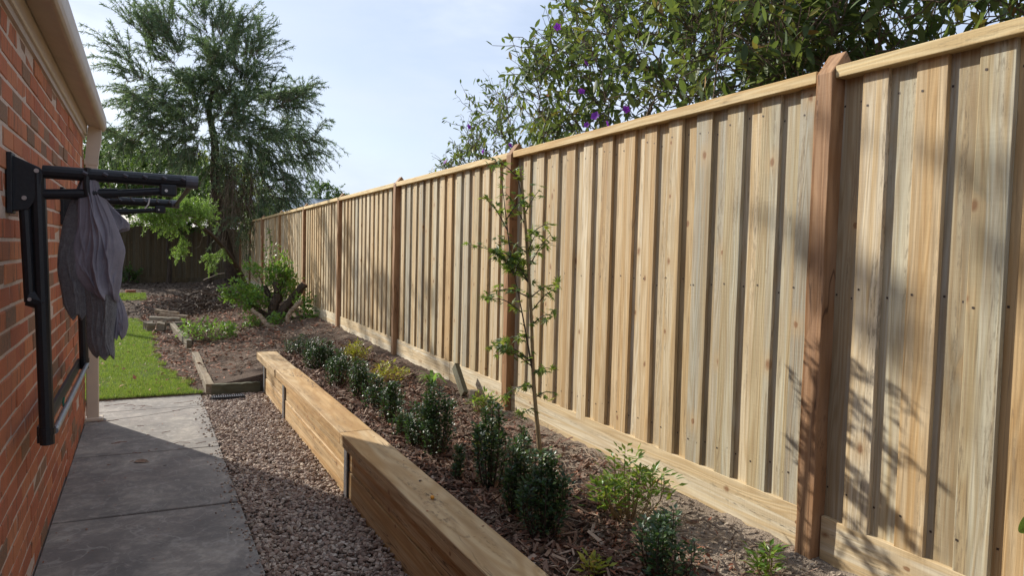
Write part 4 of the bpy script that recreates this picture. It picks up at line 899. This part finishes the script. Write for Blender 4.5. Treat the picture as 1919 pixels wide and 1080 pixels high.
# young bright green tree in front of it
yt = thing('bright_young_tree', 'leaning young tree with bright lime feathery foliage lit by the sun below the clothesline arms', 'tree', (0, 0, 0))
def bright_fn(t, tips, lumps):
    mb = MB(); tw = MB()
    for P, k in tips:
        for s in range(5):
            a = P[int(rng.integers(3, 6))]; L = rng.uniform(.14, .32); d = unit(unit(P[-1]-P[0])*.6+rng.normal(0, .6, 3)+[0, 0, .15 if k < 4 else -.9]); Q = smoothpath([a, a+d*L*.6, a+d*L+[0, 0, -.05*L]], 4)
            tube(tw, Q, .003, 3, cap=False); m = len(Q)-1; n = 46; tt = rng.random(n)*m; i0 = np.minimum(tt.astype(int), m-1); C = Q[i0]+(Q[i0+1]-Q[i0])*(tt-i0)[:, None]; T = unit(Q[i0+1]-Q[i0])
            scatter(mb, LEAF, C, unit(T*.6+rng.normal(0, .6, (n, 3))), rng.normal(0, .5, (n, 3))+np.array([0, 0, 1.0]), rng.uniform(.03, .06, n), rng.uniform(.008, .015, n))
    mb.build('crown', M['bright'], t, kind='stuff'); tw.build('twigs', M['greystem'], t, kind='stuff')
grow_tree(yt, [(2.05, 16.6, .2), (1.85, 16.2, .8), (1.50, 15.6, 1.35), (1.1, 14.8, 1.75), (.75, 14.3, 1.95)], (.075, .02),
          [((.16, 14, 2.02), (.24, .3, .16), 16), ((.42, 14, 1.98), (.30, .35, .26), 26), ((.70, 14.1, 2.08), (.28, .35, .22), 24), ((.95, 14.3, 2.14), (.16, .25, .16), 10), ((.56, 14, 1.62), (.07, .1, .28), 8), ((1.25, 15.2, 1.35), (.18, .3, .28), 7)], 0, M['bark'], bright_fn, 5, .004, sides=6)

# bushy trees on and beyond the back boundary
for nm, lab, base, lumps, mt_, sd in [
    ('dense_tree', 'dense dark green tree behind the house gutter at the far left', (-1.0, 28, .3), [((-1.2, 28, 4.2), (1.1, 1.1, 1.3), 80), ((-.4, 28.3, 3.6), (.8, 1, 1.0), 40), ((-2.2, 28, 3.6), (1.2, 1.2, 1.5), 40), ((-.8, 27.5, 2.6), (1.0, .8, .8), 40)], 'bush', 31),
    ('dense_tree', 'mid green tree filling the gap behind the clothesline', (.8, 27.5, .3), [((.4, 27.5, 4.0), (1.0, 1, .9), 70), ((1.5, 27.6, 3.5), (1.0, .9, 1.1), 70), ((.4, 27, 2.8), (1.1, .8, .8), 50), ((2.5, 27.6, 3.4), (.8, .8, .9), 40)], 'bush', 32),
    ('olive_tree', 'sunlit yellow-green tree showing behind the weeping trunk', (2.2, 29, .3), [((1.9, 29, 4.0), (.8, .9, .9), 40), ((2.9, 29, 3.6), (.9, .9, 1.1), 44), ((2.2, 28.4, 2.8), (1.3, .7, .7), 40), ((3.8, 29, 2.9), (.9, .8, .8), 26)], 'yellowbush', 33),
    ('dense_tree', 'dark shrubby tree low against the back fence on the right', (3.0, 26.3, .3), [((3.0, 26.4, 2.4), (.9, .7, .9), 36), ((2.0, 26.4, 2.3), (.9, .6, .6), 26)], 'bush', 34),
    ('distant_tree', 'small tree with rounded green top far beyond the long fence', (7.8, 35, 0), [((7.75, 35, 4.0), (.85, .8, .6), 34), ((7.2, 35, 3.5), (.5, .5, .4), 12), ((8.3, 35, 3.6), (.6, .6, .6), 16)], 'bush', 35),
]:
    t = thing(nm, lab, 'tree'); b = np.array(base)
    grow_tree(t, [b, b+[.1, 0, 1.0], b+[0, .05, 2.0], b+[.05, 0, 2.9]], (.12, .03), lumps, 0, M['bark'], big_leaf_fn(mt_, 26, .13, .06, LEAF, .2, .45), sd, .008)
t = thing('dense_tree', 'dark dense leafy tree arching over the back fence above the lawn end', 'tree')
grow_tree(t, [(-1.4, 24.4, .3), (-1.3, 24.3, 1.4), (-1.0, 24.2, 2.4), (-.5, 24.1, 3.2)], (.12, .04), [((-.9, 24, 3.4), (1.0, .9, .8), 44), ((.1, 24.2, 3.1), (.9, .8, .6), 40), ((1.1, 24.3, 3.0), (.8, .8, .6), 34), ((-.3, 24.0, 4.1), (.9, .8, .5), 26), ((2.0, 24.4, 2.9), (.6, .6, .6), 24)], 0, M['bark'], big_leaf_fn('bush', 26, .12, .055, LEAF, .2, .45), 36, .008)
# trees out of view past the house end; the photo shows only their dappled shade on the fence
for lab, base, lumps, sd in [('tall garden tree past the house corner that dapples the near fence', (-3.3, 10.9, 0), [((-3.0, 10.2, 6.75), (.8, .9, .45), 13), ((-2.8, 9.5, 6.9), (.6, .8, .5), 8)], 41),
                             ('tall garden tree past the house that dapples the far fence bays', (-3.8, 19.5, 0), [((-3.2, 19.5, 6.6), (1.2, 2.2, 1.2), 40), ((-3.6, 21.5, 7.2), (1.2, 1.6, 1.4), 30), ((-3.3, 17.4, 6.4), (1, 1.3, 1.0), 16)], 42)]:
    t = thing('garden_tree', lab, 'tree'); b = np.array(base)
    grow_tree(t, [b, b+[.1, 0, 2.0], b+[.2, .05, 4.0], b+[.3, 0, 5.5]], (.14, .04), lumps, 0, M['bark'], big_leaf_fn('bush', 15, .11, .05, LEAF, .2, .4), sd, .008)

# tibouchina trees behind the long fence
FLOWER = MB()
for q in range(5):
    a = q*2*math.pi/5; scatter(FLOWER, LEAF2, [(0, 0, 0)], [(math.cos(a), math.sin(a), .25)], [(0, 0, 1)], 1.0, .85, .5, rng.random())
FLOWER = FLOWER.mesh('flower', M['petal'])
tl = []
for q in range(4):
    mb = MB(); scatter(mb, LEAF2, [(0, 0, 0)], [(0, 1, 0)], [(0, 0, 1)], 1.0, rng.uniform(.30, .40), .38, 0.0, .02); tl.append(mb.mesh('leaf', M['tibou'], True))
def tib_fn(per, ll, big, flowers, cam_only=280):
    def fn(t, tips, lumps):
        tw = MB(); rest = MB(); items = []
        for P, k in tips:
            for s in range(3):
                a = P[int(rng.integers(2, 6))]; d = unit(unit(P[-1]-P[0])*.8+rng.normal(0, .55, 3)+[0, 0, .25]); L = rng.uniform(.18, .45)
                Q = curve(a, a+d*L, 5, .0, .04); tube(tw, Q, np.linspace(.0045, .002, 5), 4, cap=False); n = int(per*rng.uniform(.7, 1.3)); ts = np.linspace(.2, 1, n)*4
                for e, q in enumerate(ts):
                    i0 = min(int(q), 3); c = Q[i0]+(Q[i0+1]-Q[i0])*(q-i0); sd = rdir(1)[0]; dd = unit(sd*.9+d*.35+[0, 0, -.55]); items.append((c, dd, rng.uniform(.6, 1.15)*ll))
            if rng.random() < .5:                         # bare tip with buds
                a = P[-1]; Q = curve(a, a+unit(P[-1]-P[0])*rng.uniform(.12, .25)+[0, 0, .08], 4, 0, .05); tube(tw, Q, [.003, .0025, .002, .0015], 4, cap=False)
                scatter(rest, LEAF, [Q[-1], Q[-1], Q[-2]], rdir(3, .8), rdir(3), .03, .014, .02, .9)
        cp = np.array([0, 0, HC]); items.sort(key=lambda i_: np.linalg.norm(i_[0]-cp)/i_[2]); 
        for q, (c, dd, l) in enumerate(items):
            nrm = Vector((rng.normal(0, .5), rng.normal(0, .5), 1)); d = Vector(dd); xx = d.cross(nrm).normalized(); zz = xx.cross(d)
            if q < big:
                o = link('leaf', tl[q % 4], t); o.matrix_local = Matrix(((xx.x*l, d.x*l, zz.x*l, c[0]), (xx.y*l, d.y*l, zz.y*l, c[1]), (xx.z*l, d.z*l, zz.z*l, c[2]), (0, 0, 0, 1)))
            else: items[q] = (c, dd, l, tuple(nrm))
        R_ = items[big:]
        if R_: scatter(rest, LEAF2, np.array([a[0] for a in R_]), np.array([a[1] for a in R_]), np.array([a[3] for a in R_]), np.array([a[2] for a in R_]), np.array([a[2] for a in R_])*rng.uniform(.28, .42, len(R_)), np.array([a[2] for a in R_])*.3)
        rest.build('leaf', M['tibou'], t, smooth=True, kind='stuff'); tw.build('twigs', M['greystem'], t, kind='stuff')
        for p, sz in flowers:
            p = np.array([0, 0, HC])+(np.array(p)-np.array([0, 0, HC]))*.88; sz *= .8; o = link('flower', FLOWER, t, tuple(p), (rng.uniform(.6, 1.4), rng.uniform(-.6, .2), rng.uniform(0, 6.28))); o.scale = (sz, sz, sz)
    return fn
def tlump(pts): return [((x, y, z), (rx, ry, rz), n) for x, y, z, rx, ry, rz, n in pts]
t = thing('tibouchina_tree', 'sparse purple-flowered tree top showing over the fence farther along', 'tree')
grow_tree(t, [(4.2, 8.9, .4), (4.2, 8.8, 1.3), (4.25, 8.7, 2.1)], (.07, .035), tlump([(4.3, 8.7, 2.95, .5, .9, .45, 34), (4.3, 9.7, 2.75, .45, .7, .35, 24), (4.3, 9.3, 3.5, .3, .5, .35, 12), (4.3, 8.1, 3.2, .4, .5, .4, 16), (4.2, 10.2, 2.65, .3, .35, .28, 9), (4.2, 7.5, 2.75, .35, .5, .3, 12), (4.3, 9.9, 3.5, .12, .12, .35, 3)]),
          0, M['greystem'], tib_fn(6, .10, 220, [((4.1, 9.42, 3.31), .05), ((4.1, 10.28, 2.9), .05), ((4.0, 7.9, 2.85), .045), ((4.1, 8.9, 2.9), .04)]), 51, .004)
t = thing('tibouchina_tree', 'large leafy purple-flowered tree leaning over the fence behind the middle panels', 'tree')
grow_tree(t, [(3.6, 4.3, .4), (3.5, 4.3, 1.2), (3.45, 4.35, 2.0), (3.4, 4.4, 2.6)], (.10, .04), tlump([(3.4, 4.5, 3.1, .6, .9, .5, 60), (3.4, 5.3, 3.0, .5, .6, .5, 46), (3.3, 3.6, 2.95, .55, .6, .5, 54), (3.5, 5.9, 3.35, .35, .4, .35, 22), (3.4, 4.6, 3.8, .6, .9, .45, 44), (3.2, 3.1, 2.75, .45, .5, .4, 40), (3.0, 2.9, 3.25, .5, .6, .4, 34), (2.75, 2.75, 2.62, .28, .35, .22, 16), (3.5, 5.5, 2.55, .3, .7, .25, 18), (3.5, 4.2, 2.4, .4, .8, .3, 26)]),
          0, M['greystem'], tib_fn(6.5, .105, 290, [((3.45, 5.88, 3.67), .045), ((3.4, 5.3, 3.2), .045), ((3.4, 5.35, 2.96), .04), ((3.4, 5.12, 2.71), .05), ((3.4, 4.94, 2.60), .06), ((3.42, 5.28, 2.66), .035), ((3.3, 4.55, 2.66), .04)]), 52, .004)
t = thing('tibouchina_tree', 'dense shady leafy tree overhanging the fence at the right, above the nearest panel', 'tree')
grow_tree(t, [(3.7, 2.2, .4), (3.6, 2.2, 1.2), (3.5, 2.2, 2.0), (3.45, 2.2, 2.6)], (.10, .04), tlump([(3.3, 2.2, 2.75, .5, .7, .4, 60), (3.2, 1.6, 2.8, .5, .5, .4, 44), (3.3, 2.6, 2.4, .4, .6, .3, 36), (3.2, 1.9, 3.2, .6, .8, .4, 44), (3.9, 2.6, 2.7, .5, .8, .6, 44), (4.0, 1.6, 2.8, .6, .8, .6, 44), (3.3, 1.2, 2.5, .4, .5, .4, 24)]),
          0, M['greystem'], tib_fn(6.5, .10, 260, []), 53, .004)

# citrus sprig whose leaves enter the picture at the right edge
ct = thing('citrus_plant', 'glossy green leaves of a young plant entering at the right edge before the fence', 'plant', (1.98, .80, .40))
tube(MB(), smoothpath([(0, 0, 0), (.01, .02, .3), (0, .03, .6), (-.08, .06, .62)]), np.linspace(.009, .004, 25), 7).build('stem', M['stembark'], ct)
for (p, d, nn, L, wd) in [((-.095, .075, .61), (-.75, .25, -.25), (.2, -.3, 1), .075, .028), ((-.10, .08, .565), (-.45, .3, -.62), (-.75, -.55, .3), .085, .04), ((.0, .03, .60), (.5, .5, .4), (0, 0, 1), .09, .045), ((.01, .02, .4), (.6, -.4, .2), (0, 0, 1), .09, .045), ((-.02, .0, .5), (.2, -.8, .1), (0, 0, 1), .08, .04)]:
    mb = MB(); scatter(mb, LEAF2, [p], [d], [nn], L, wd, L*.8, .7); o = mb.build('leaf', M['shoot'], ct, smooth=True); s_ = o.modifiers.new('s', 'SUBSURF'); s_.levels = s_.render_levels = 2

# ------------------------------------------------------------------ old stump with shoots, shrub, timber heap
def zof(x, y): return float(gz(x, y))
sx, sy = 1.86, 12.0; sz = zof(sx, sy)
stp = thing('tree_stump', 'cut-back old multi-trunk stump with fresh leafy shoots and pale bent roots', 'stump', (sx, sy, sz))
def st_tube(name, pts, r0_, r1_, m, sides=9):
    P = smoothpath(pts, 6); P[1:-1] += rng.normal(0, .006, (len(P)-2, 3)); return tube(MB(), P, np.linspace(r0_, r1_, len(P)), sides).build(name, m, stp, smooth=False)
ex = right; 
def rel(a, b, c): return ex*a+fwd*b+np.array([0, 0, c])     # a across the view, b away, c up
for nm, pts, a, b, m in [('trunk', [rel(0, 0, -.05), rel(-.02, 0, .2), rel(.05, 0, .40), rel(.03, 0, .62)], .10, .055, M['bark']),
                         ('trunk', [rel(.05, 0, .0), rel(.18, .02, .22), rel(.34, 0, .42), rel(.48, 0, .60)], .085, .06, M['bark']),
                         ('trunk', [rel(-.05, .1, .0), rel(-.10, .1, .3), rel(-.20, .1, .55)], .07, .04, M['bark']),
                         ('trunk', [rel(-.06, 0, 0), rel(-.25, -.05, .18), rel(-.42, -.1, .3)], .05, .03, M['bark']),
                         ('root', [rel(-.20, -.5, .20), rel(-.05, -.55, .12), rel(.08, -.6, .0), rel(.3, -.65, -.05), rel(.6, -.7, -.02)], .030, .045, M['palebark']),
                         ('root', [rel(.45, -.6, -.03), rel(.40, -.6, .12), rel(.46, -.55, .22), rel(.58, -.5, .36)], .030, .034, M['palebark'])]:
    o = st_tube(nm, pts, a, b, m)
e_ = rel(.48, 0, .60); tube(MB(), [e_, e_+rel(.006, 0, .008)], .056, 10).build('cut_face', M['cutwood'], stp)
e_ = rel(.03, 0, .62); tube(MB(), [e_, e_+rel(0, 0, .006)], .052, 10).build('cut_face', M['cutwood'], stp)
mb = MB(); tw = MB()
for c, rad, n in [((-.52, 0, .42), (.30, .2, .20), 36), ((-.30, -.1, .30), (.24, .2, .16), 20), ((.06, .1, .68), (.26, .2, .24), 34), ((.16, .1, .45), (.2, .2, .14), 14), ((.58, -.3, .28), (.16, .15, .14), 10), ((.72, -.4, .10), (.16, .15, .10), 8), ((.22, -.5, .05), (.18, .15, .10), 9), ((-.15, -.4, -.0), (.2, .15, .10), 6), ((.0, .2, 1.0), (.12, .1, .16), 5), ((-.42, .2, .80), (.12, .1, .14), 8)]:
    for q in range(n):
        v = rdir(1)[0]*np.array(rad)*rng.random()**.4; p = rel(*(np.array(c)+v)); b0 = rel(c[0]*.5, c[1], max(c[2]*.6-.05, 0)); d = unit(p-b0)
        tube(tw, curve(b0+(p-b0)*.4, p, 4, .03, .04), .004, 3, cap=False); m = 10
        m = 18
        scatter(mb, LEAF, p+rng.normal(0, .055, (m, 3)), unit(rng.normal(0, .7, (m, 3))+d*.5), rng.normal(0, .5, (m, 3))+np.array([0, 0, 1.0]), rng.uniform(.05, .10, m), rng.uniform(.028, .048, m))
mb.build('shoots', M['shoot'], stp, kind='stuff'); tw.build('twigs', M['greystem'], stp, kind='stuff')

sh = thing('leafy_shrub', 'low light-green leafy shrub behind the lawn edging, left of the stump', 'shrub', (.82, 11.3, zof(.82, 11.3)))
mb = MB(); tw = MB()
for q in range(60):
    a = rng.uniform(0, 6.28); r_ = .38*math.sqrt(rng.random()); h = rng.uniform(.12, .36)*(1-.4*r_/.38); p = np.array([r_*math.cos(a), r_*math.sin(a), h])
    tube(tw, curve((p[0]*.2, p[1]*.2, 0), p, 4, .05, .03), .004, 3, cap=False); m = 10
    scatter(mb, LEAF, p+rng.normal(0, .03, (m, 3)), unit(rng.normal(0, .7, (m, 3))+unit(p)*.6), rng.normal(0, .5, (m, 3))+np.array([0, 0, 1.0]), rng.uniform(.045, .085, m), rng.uniform(.02, .034, m))
mb.build('foliage', M['shoot'], sh, kind='stuff'); tw.build('stems', M['greystem'], sh, kind='stuff')

GP = 'old timber pieces stacked at the lawn edge'
def logpiece(x, y, z, L, wd, ht, a, tilt, lab, m):
    mb = MB(); N = 5; V = []
    for e in range(N+1):
        q = -L/2+L*e/N; j = rng.normal(0, .2, 8); V += [(-wd/2*(1+j[0]), q, -ht/2*(1+j[1])), (wd/2*(1+j[2]), q, -ht/2*(1+j[3])), (wd/2*(1+j[4]), q, ht/2*(1+j[5])), (-wd/2*(1+j[6]), q, ht/2*(1+j[7]))]
    Fq = [[e*4+s, e*4+(s+1) % 4, e*4+4+(s+1) % 4, e*4+4+s] for e in range(N) for s in range(4)]
    mb.add(V, [np.array(Fq), np.array([[3, 2, 1, 0]]), np.array([[N*4, N*4+1, N*4+2, N*4+3]])])
    o = mb.build('timber_piece', m, None, loc=(x, y, z)); o.rotation_euler = (tilt, 0, a); bevel(o, .008); tag(o, lab, 'timber', GP)
z0 = zof(.2, 13.8)
for a in [(.05, 13.75, z0+.07, .34, .13, .16, .15, .05, 'broken pale timber block nearest the lawn, at the left of the stack', M['oldwood']), (.24, 13.7, z0+.07, .32, .12, .15, -.1, 0, 'split pale timber block beside the leftmost one', M['oldwood']),
          (.30, 14.1, z0+.17, .5, .09, .06, 1.35, .04, 'grey plank lying across the stacked blocks', M['oldwood']), (.45, 14.3, z0+.21, .5, .07, .05, 1.15, .08, 'upper grey branch-like plank on the stack', M['palebark']),
          (.50, 13.9, z0+.10, .42, .07, .06, 1.5, -.06, 'thin weathered plank at the right end of the stack', M['oldwood']), (.35, 14.6, z0+.24, .45, .08, .07, .95, .1, 'short log on top at the back of the stack', M['palebark'])]: logpiece(*a)
hp = MB()
for q in range(230):
    x, y = rng.normal(1.15, .55), rng.normal(16.6, .9); z = zof(x, y)+abs(rng.normal(0, .22))*math.exp(-((x-1.15)/.7)**2); a = rng.uniform(0, 6.28); L = rng.uniform(.25, .9)
    tube(hp, curve((x, y, z), (x+L*math.cos(a), y+L*math.sin(a), z+rng.normal(0, .12)), 5, .03, .05), np.linspace(.014, .005, 5)*rng.uniform(.5, 1.3), 4, rng.random()*.45)
ho = hp.build('branch_heap', M['shadetwig'], kind='stuff'); tag(ho, 'tangled heap of dead brown branches and prunings behind the stacked timber', 'branch heap')
hl = MB(); n = 2600; x = rng.normal(1.2, .55, n); y = rng.normal(16.6, .8, n); z = gz(x, y)+np.abs(rng.normal(0, .17, n))*np.exp(-((x-1.15)/.8)**2)
scatter(hl, LEAF, np.stack([x, y, z], -1), rdir(n), rdir(n, .8), rng.uniform(.05, .11, n), rng.uniform(.02, .045, n), .03, rng.random(n)*.7); hl.build('dead_leaves', M['shadetwig'], ho, kind='stuff')

# dark shrubs against the back fence, stake and brick at the end of the lawn
for x, y, hh, lab, sd in [(.62, 24.3, 1.9, 'bare dark forked shrub trunk before the back fence with leafy top', 61), (1.75, 24.0, 2.2, 'slim dark straight trunk before the back fence, right of the forked one', 62), (-.45, 24.6, .5, 'small dark stump-like bush at the foot of the back fence', 63)]:
    t = thing('dark_shrub', lab, 'shrub'); z = zof(x, y); b = np.array([x, y, z])
    lp = [((x, y, z+hh), (.55, .4, .35), 20), ((x+.3, y, z+hh*.85), (.4, .3, .25), 10)] if hh > 1 else [((x, y, z+.25), (.25, .25, .18), 14)]
    grow_tree(t, [b, b+[.03, 0, hh*.3], b+[-.03, 0, hh*.55], b+[.02, 0, hh*.8]], (.08, .03), lp, 0, M['bark'], big_leaf_fn('bush', 16, .09, .045, LEAF, .2, .3), sd, .012)
o = MB(); box(o, -.018, .018, -.012, .012, 0, .36); o = o.build('garden_stake', M['palebark'], None, loc=(-.62, 20.6, zof(-.62, 20.6))); tag(o, 'pale thin stake standing at the far end of the lawn', 'stake')
o = MB(); box(o, -.115, .115, -.055, .055, 0, .076); o = bevel(o.build('loose_brick', M['redbrick'], None, loc=(-.36, 20.9, zof(-.36, 20.9))), .004); o.rotation_euler = (0, 0, .3); tag(o, 'loose red brick on the dirt beside the pale stake', 'brick')

# thin climber on the far fence
vn = thing('climbing_vine', 'thin leafy creeper climbing the far fence panels above the stump', 'vine', (0, 0, 0)); mb = MB(); tw = MB()
for y0, h0 in ((16.6, 1.5), (17.3, 1.1), (15.9, .9)):
    x0 = fx(y0)-.06; P = smoothpath([(x0, y0, .42), (x0-.03, y0+.1, .42+h0*.4), (x0-.02, y0-.1, .42+h0*.75), (x0-.04, y0+.05, .42+h0)], 8); tube(tw, P, .006, 4)
    n = 46; ii = rng.integers(4, len(P), n); scatter(mb, LEAF, P[ii]+rng.normal(0, .05, (n, 3))*[.5, 1, 1], rng.normal(0, .7, (n, 3))+np.array([-.6, 0, -.2]), rng.normal(0, .5, (n, 3))+np.array([-.5, 0, .8]), rng.uniform(.05, .09, n), rng.uniform(.03, .05, n))
tw.build('stem', M['darkstem'], vn); mb.build('foliage', M['shoot'], vn, kind='stuff')

# neighbour's house roof far beyond the fence
nh = thing('neighbour_house', 'pale distant house with grey corrugated steel roof showing over the long fence', 'house', (6.2, 33, 0))
box(MB(), -2.2, 4.2, -1.5, 5, 0, 2.75).build('wall', M['render'], nh)
mb = MB(); n = 60; xs2 = np.linspace(-2.6, 4.6, n); V = [(x, -1.9, 2.72+.02*(q % 2)) for q, x in enumerate(xs2)]+[(x, 1.6, 3.85+.02*(q % 2)) for q, x in enumerate(xs2)]+[(x, 5.4, 2.72+.02*(q % 2)) for q, x in enumerate(xs2)]
mb.add(V, np.array([[r*n+q, r*n+q+1, (r+1)*n+q+1, (r+1)*n+q] for r in (0, 1) for q in range(n-1)])); mb.build('roof', M['colorbond'], nh)
mb = MB(); mb.add([(-2.2, -1.5, 2.7), (-2.2, 5, 2.7), (-2.2, 1.6, 3.78), (-2.1, -1.5, 2.7), (-2.1, 5, 2.7), (-2.1, 1.6, 3.78)], [np.array([[0, 1, 2], [3, 5, 4]]), np.array([[0, 2, 5, 3], [1, 4, 5, 2]])]); mb.build('gable', M['render'], nh)
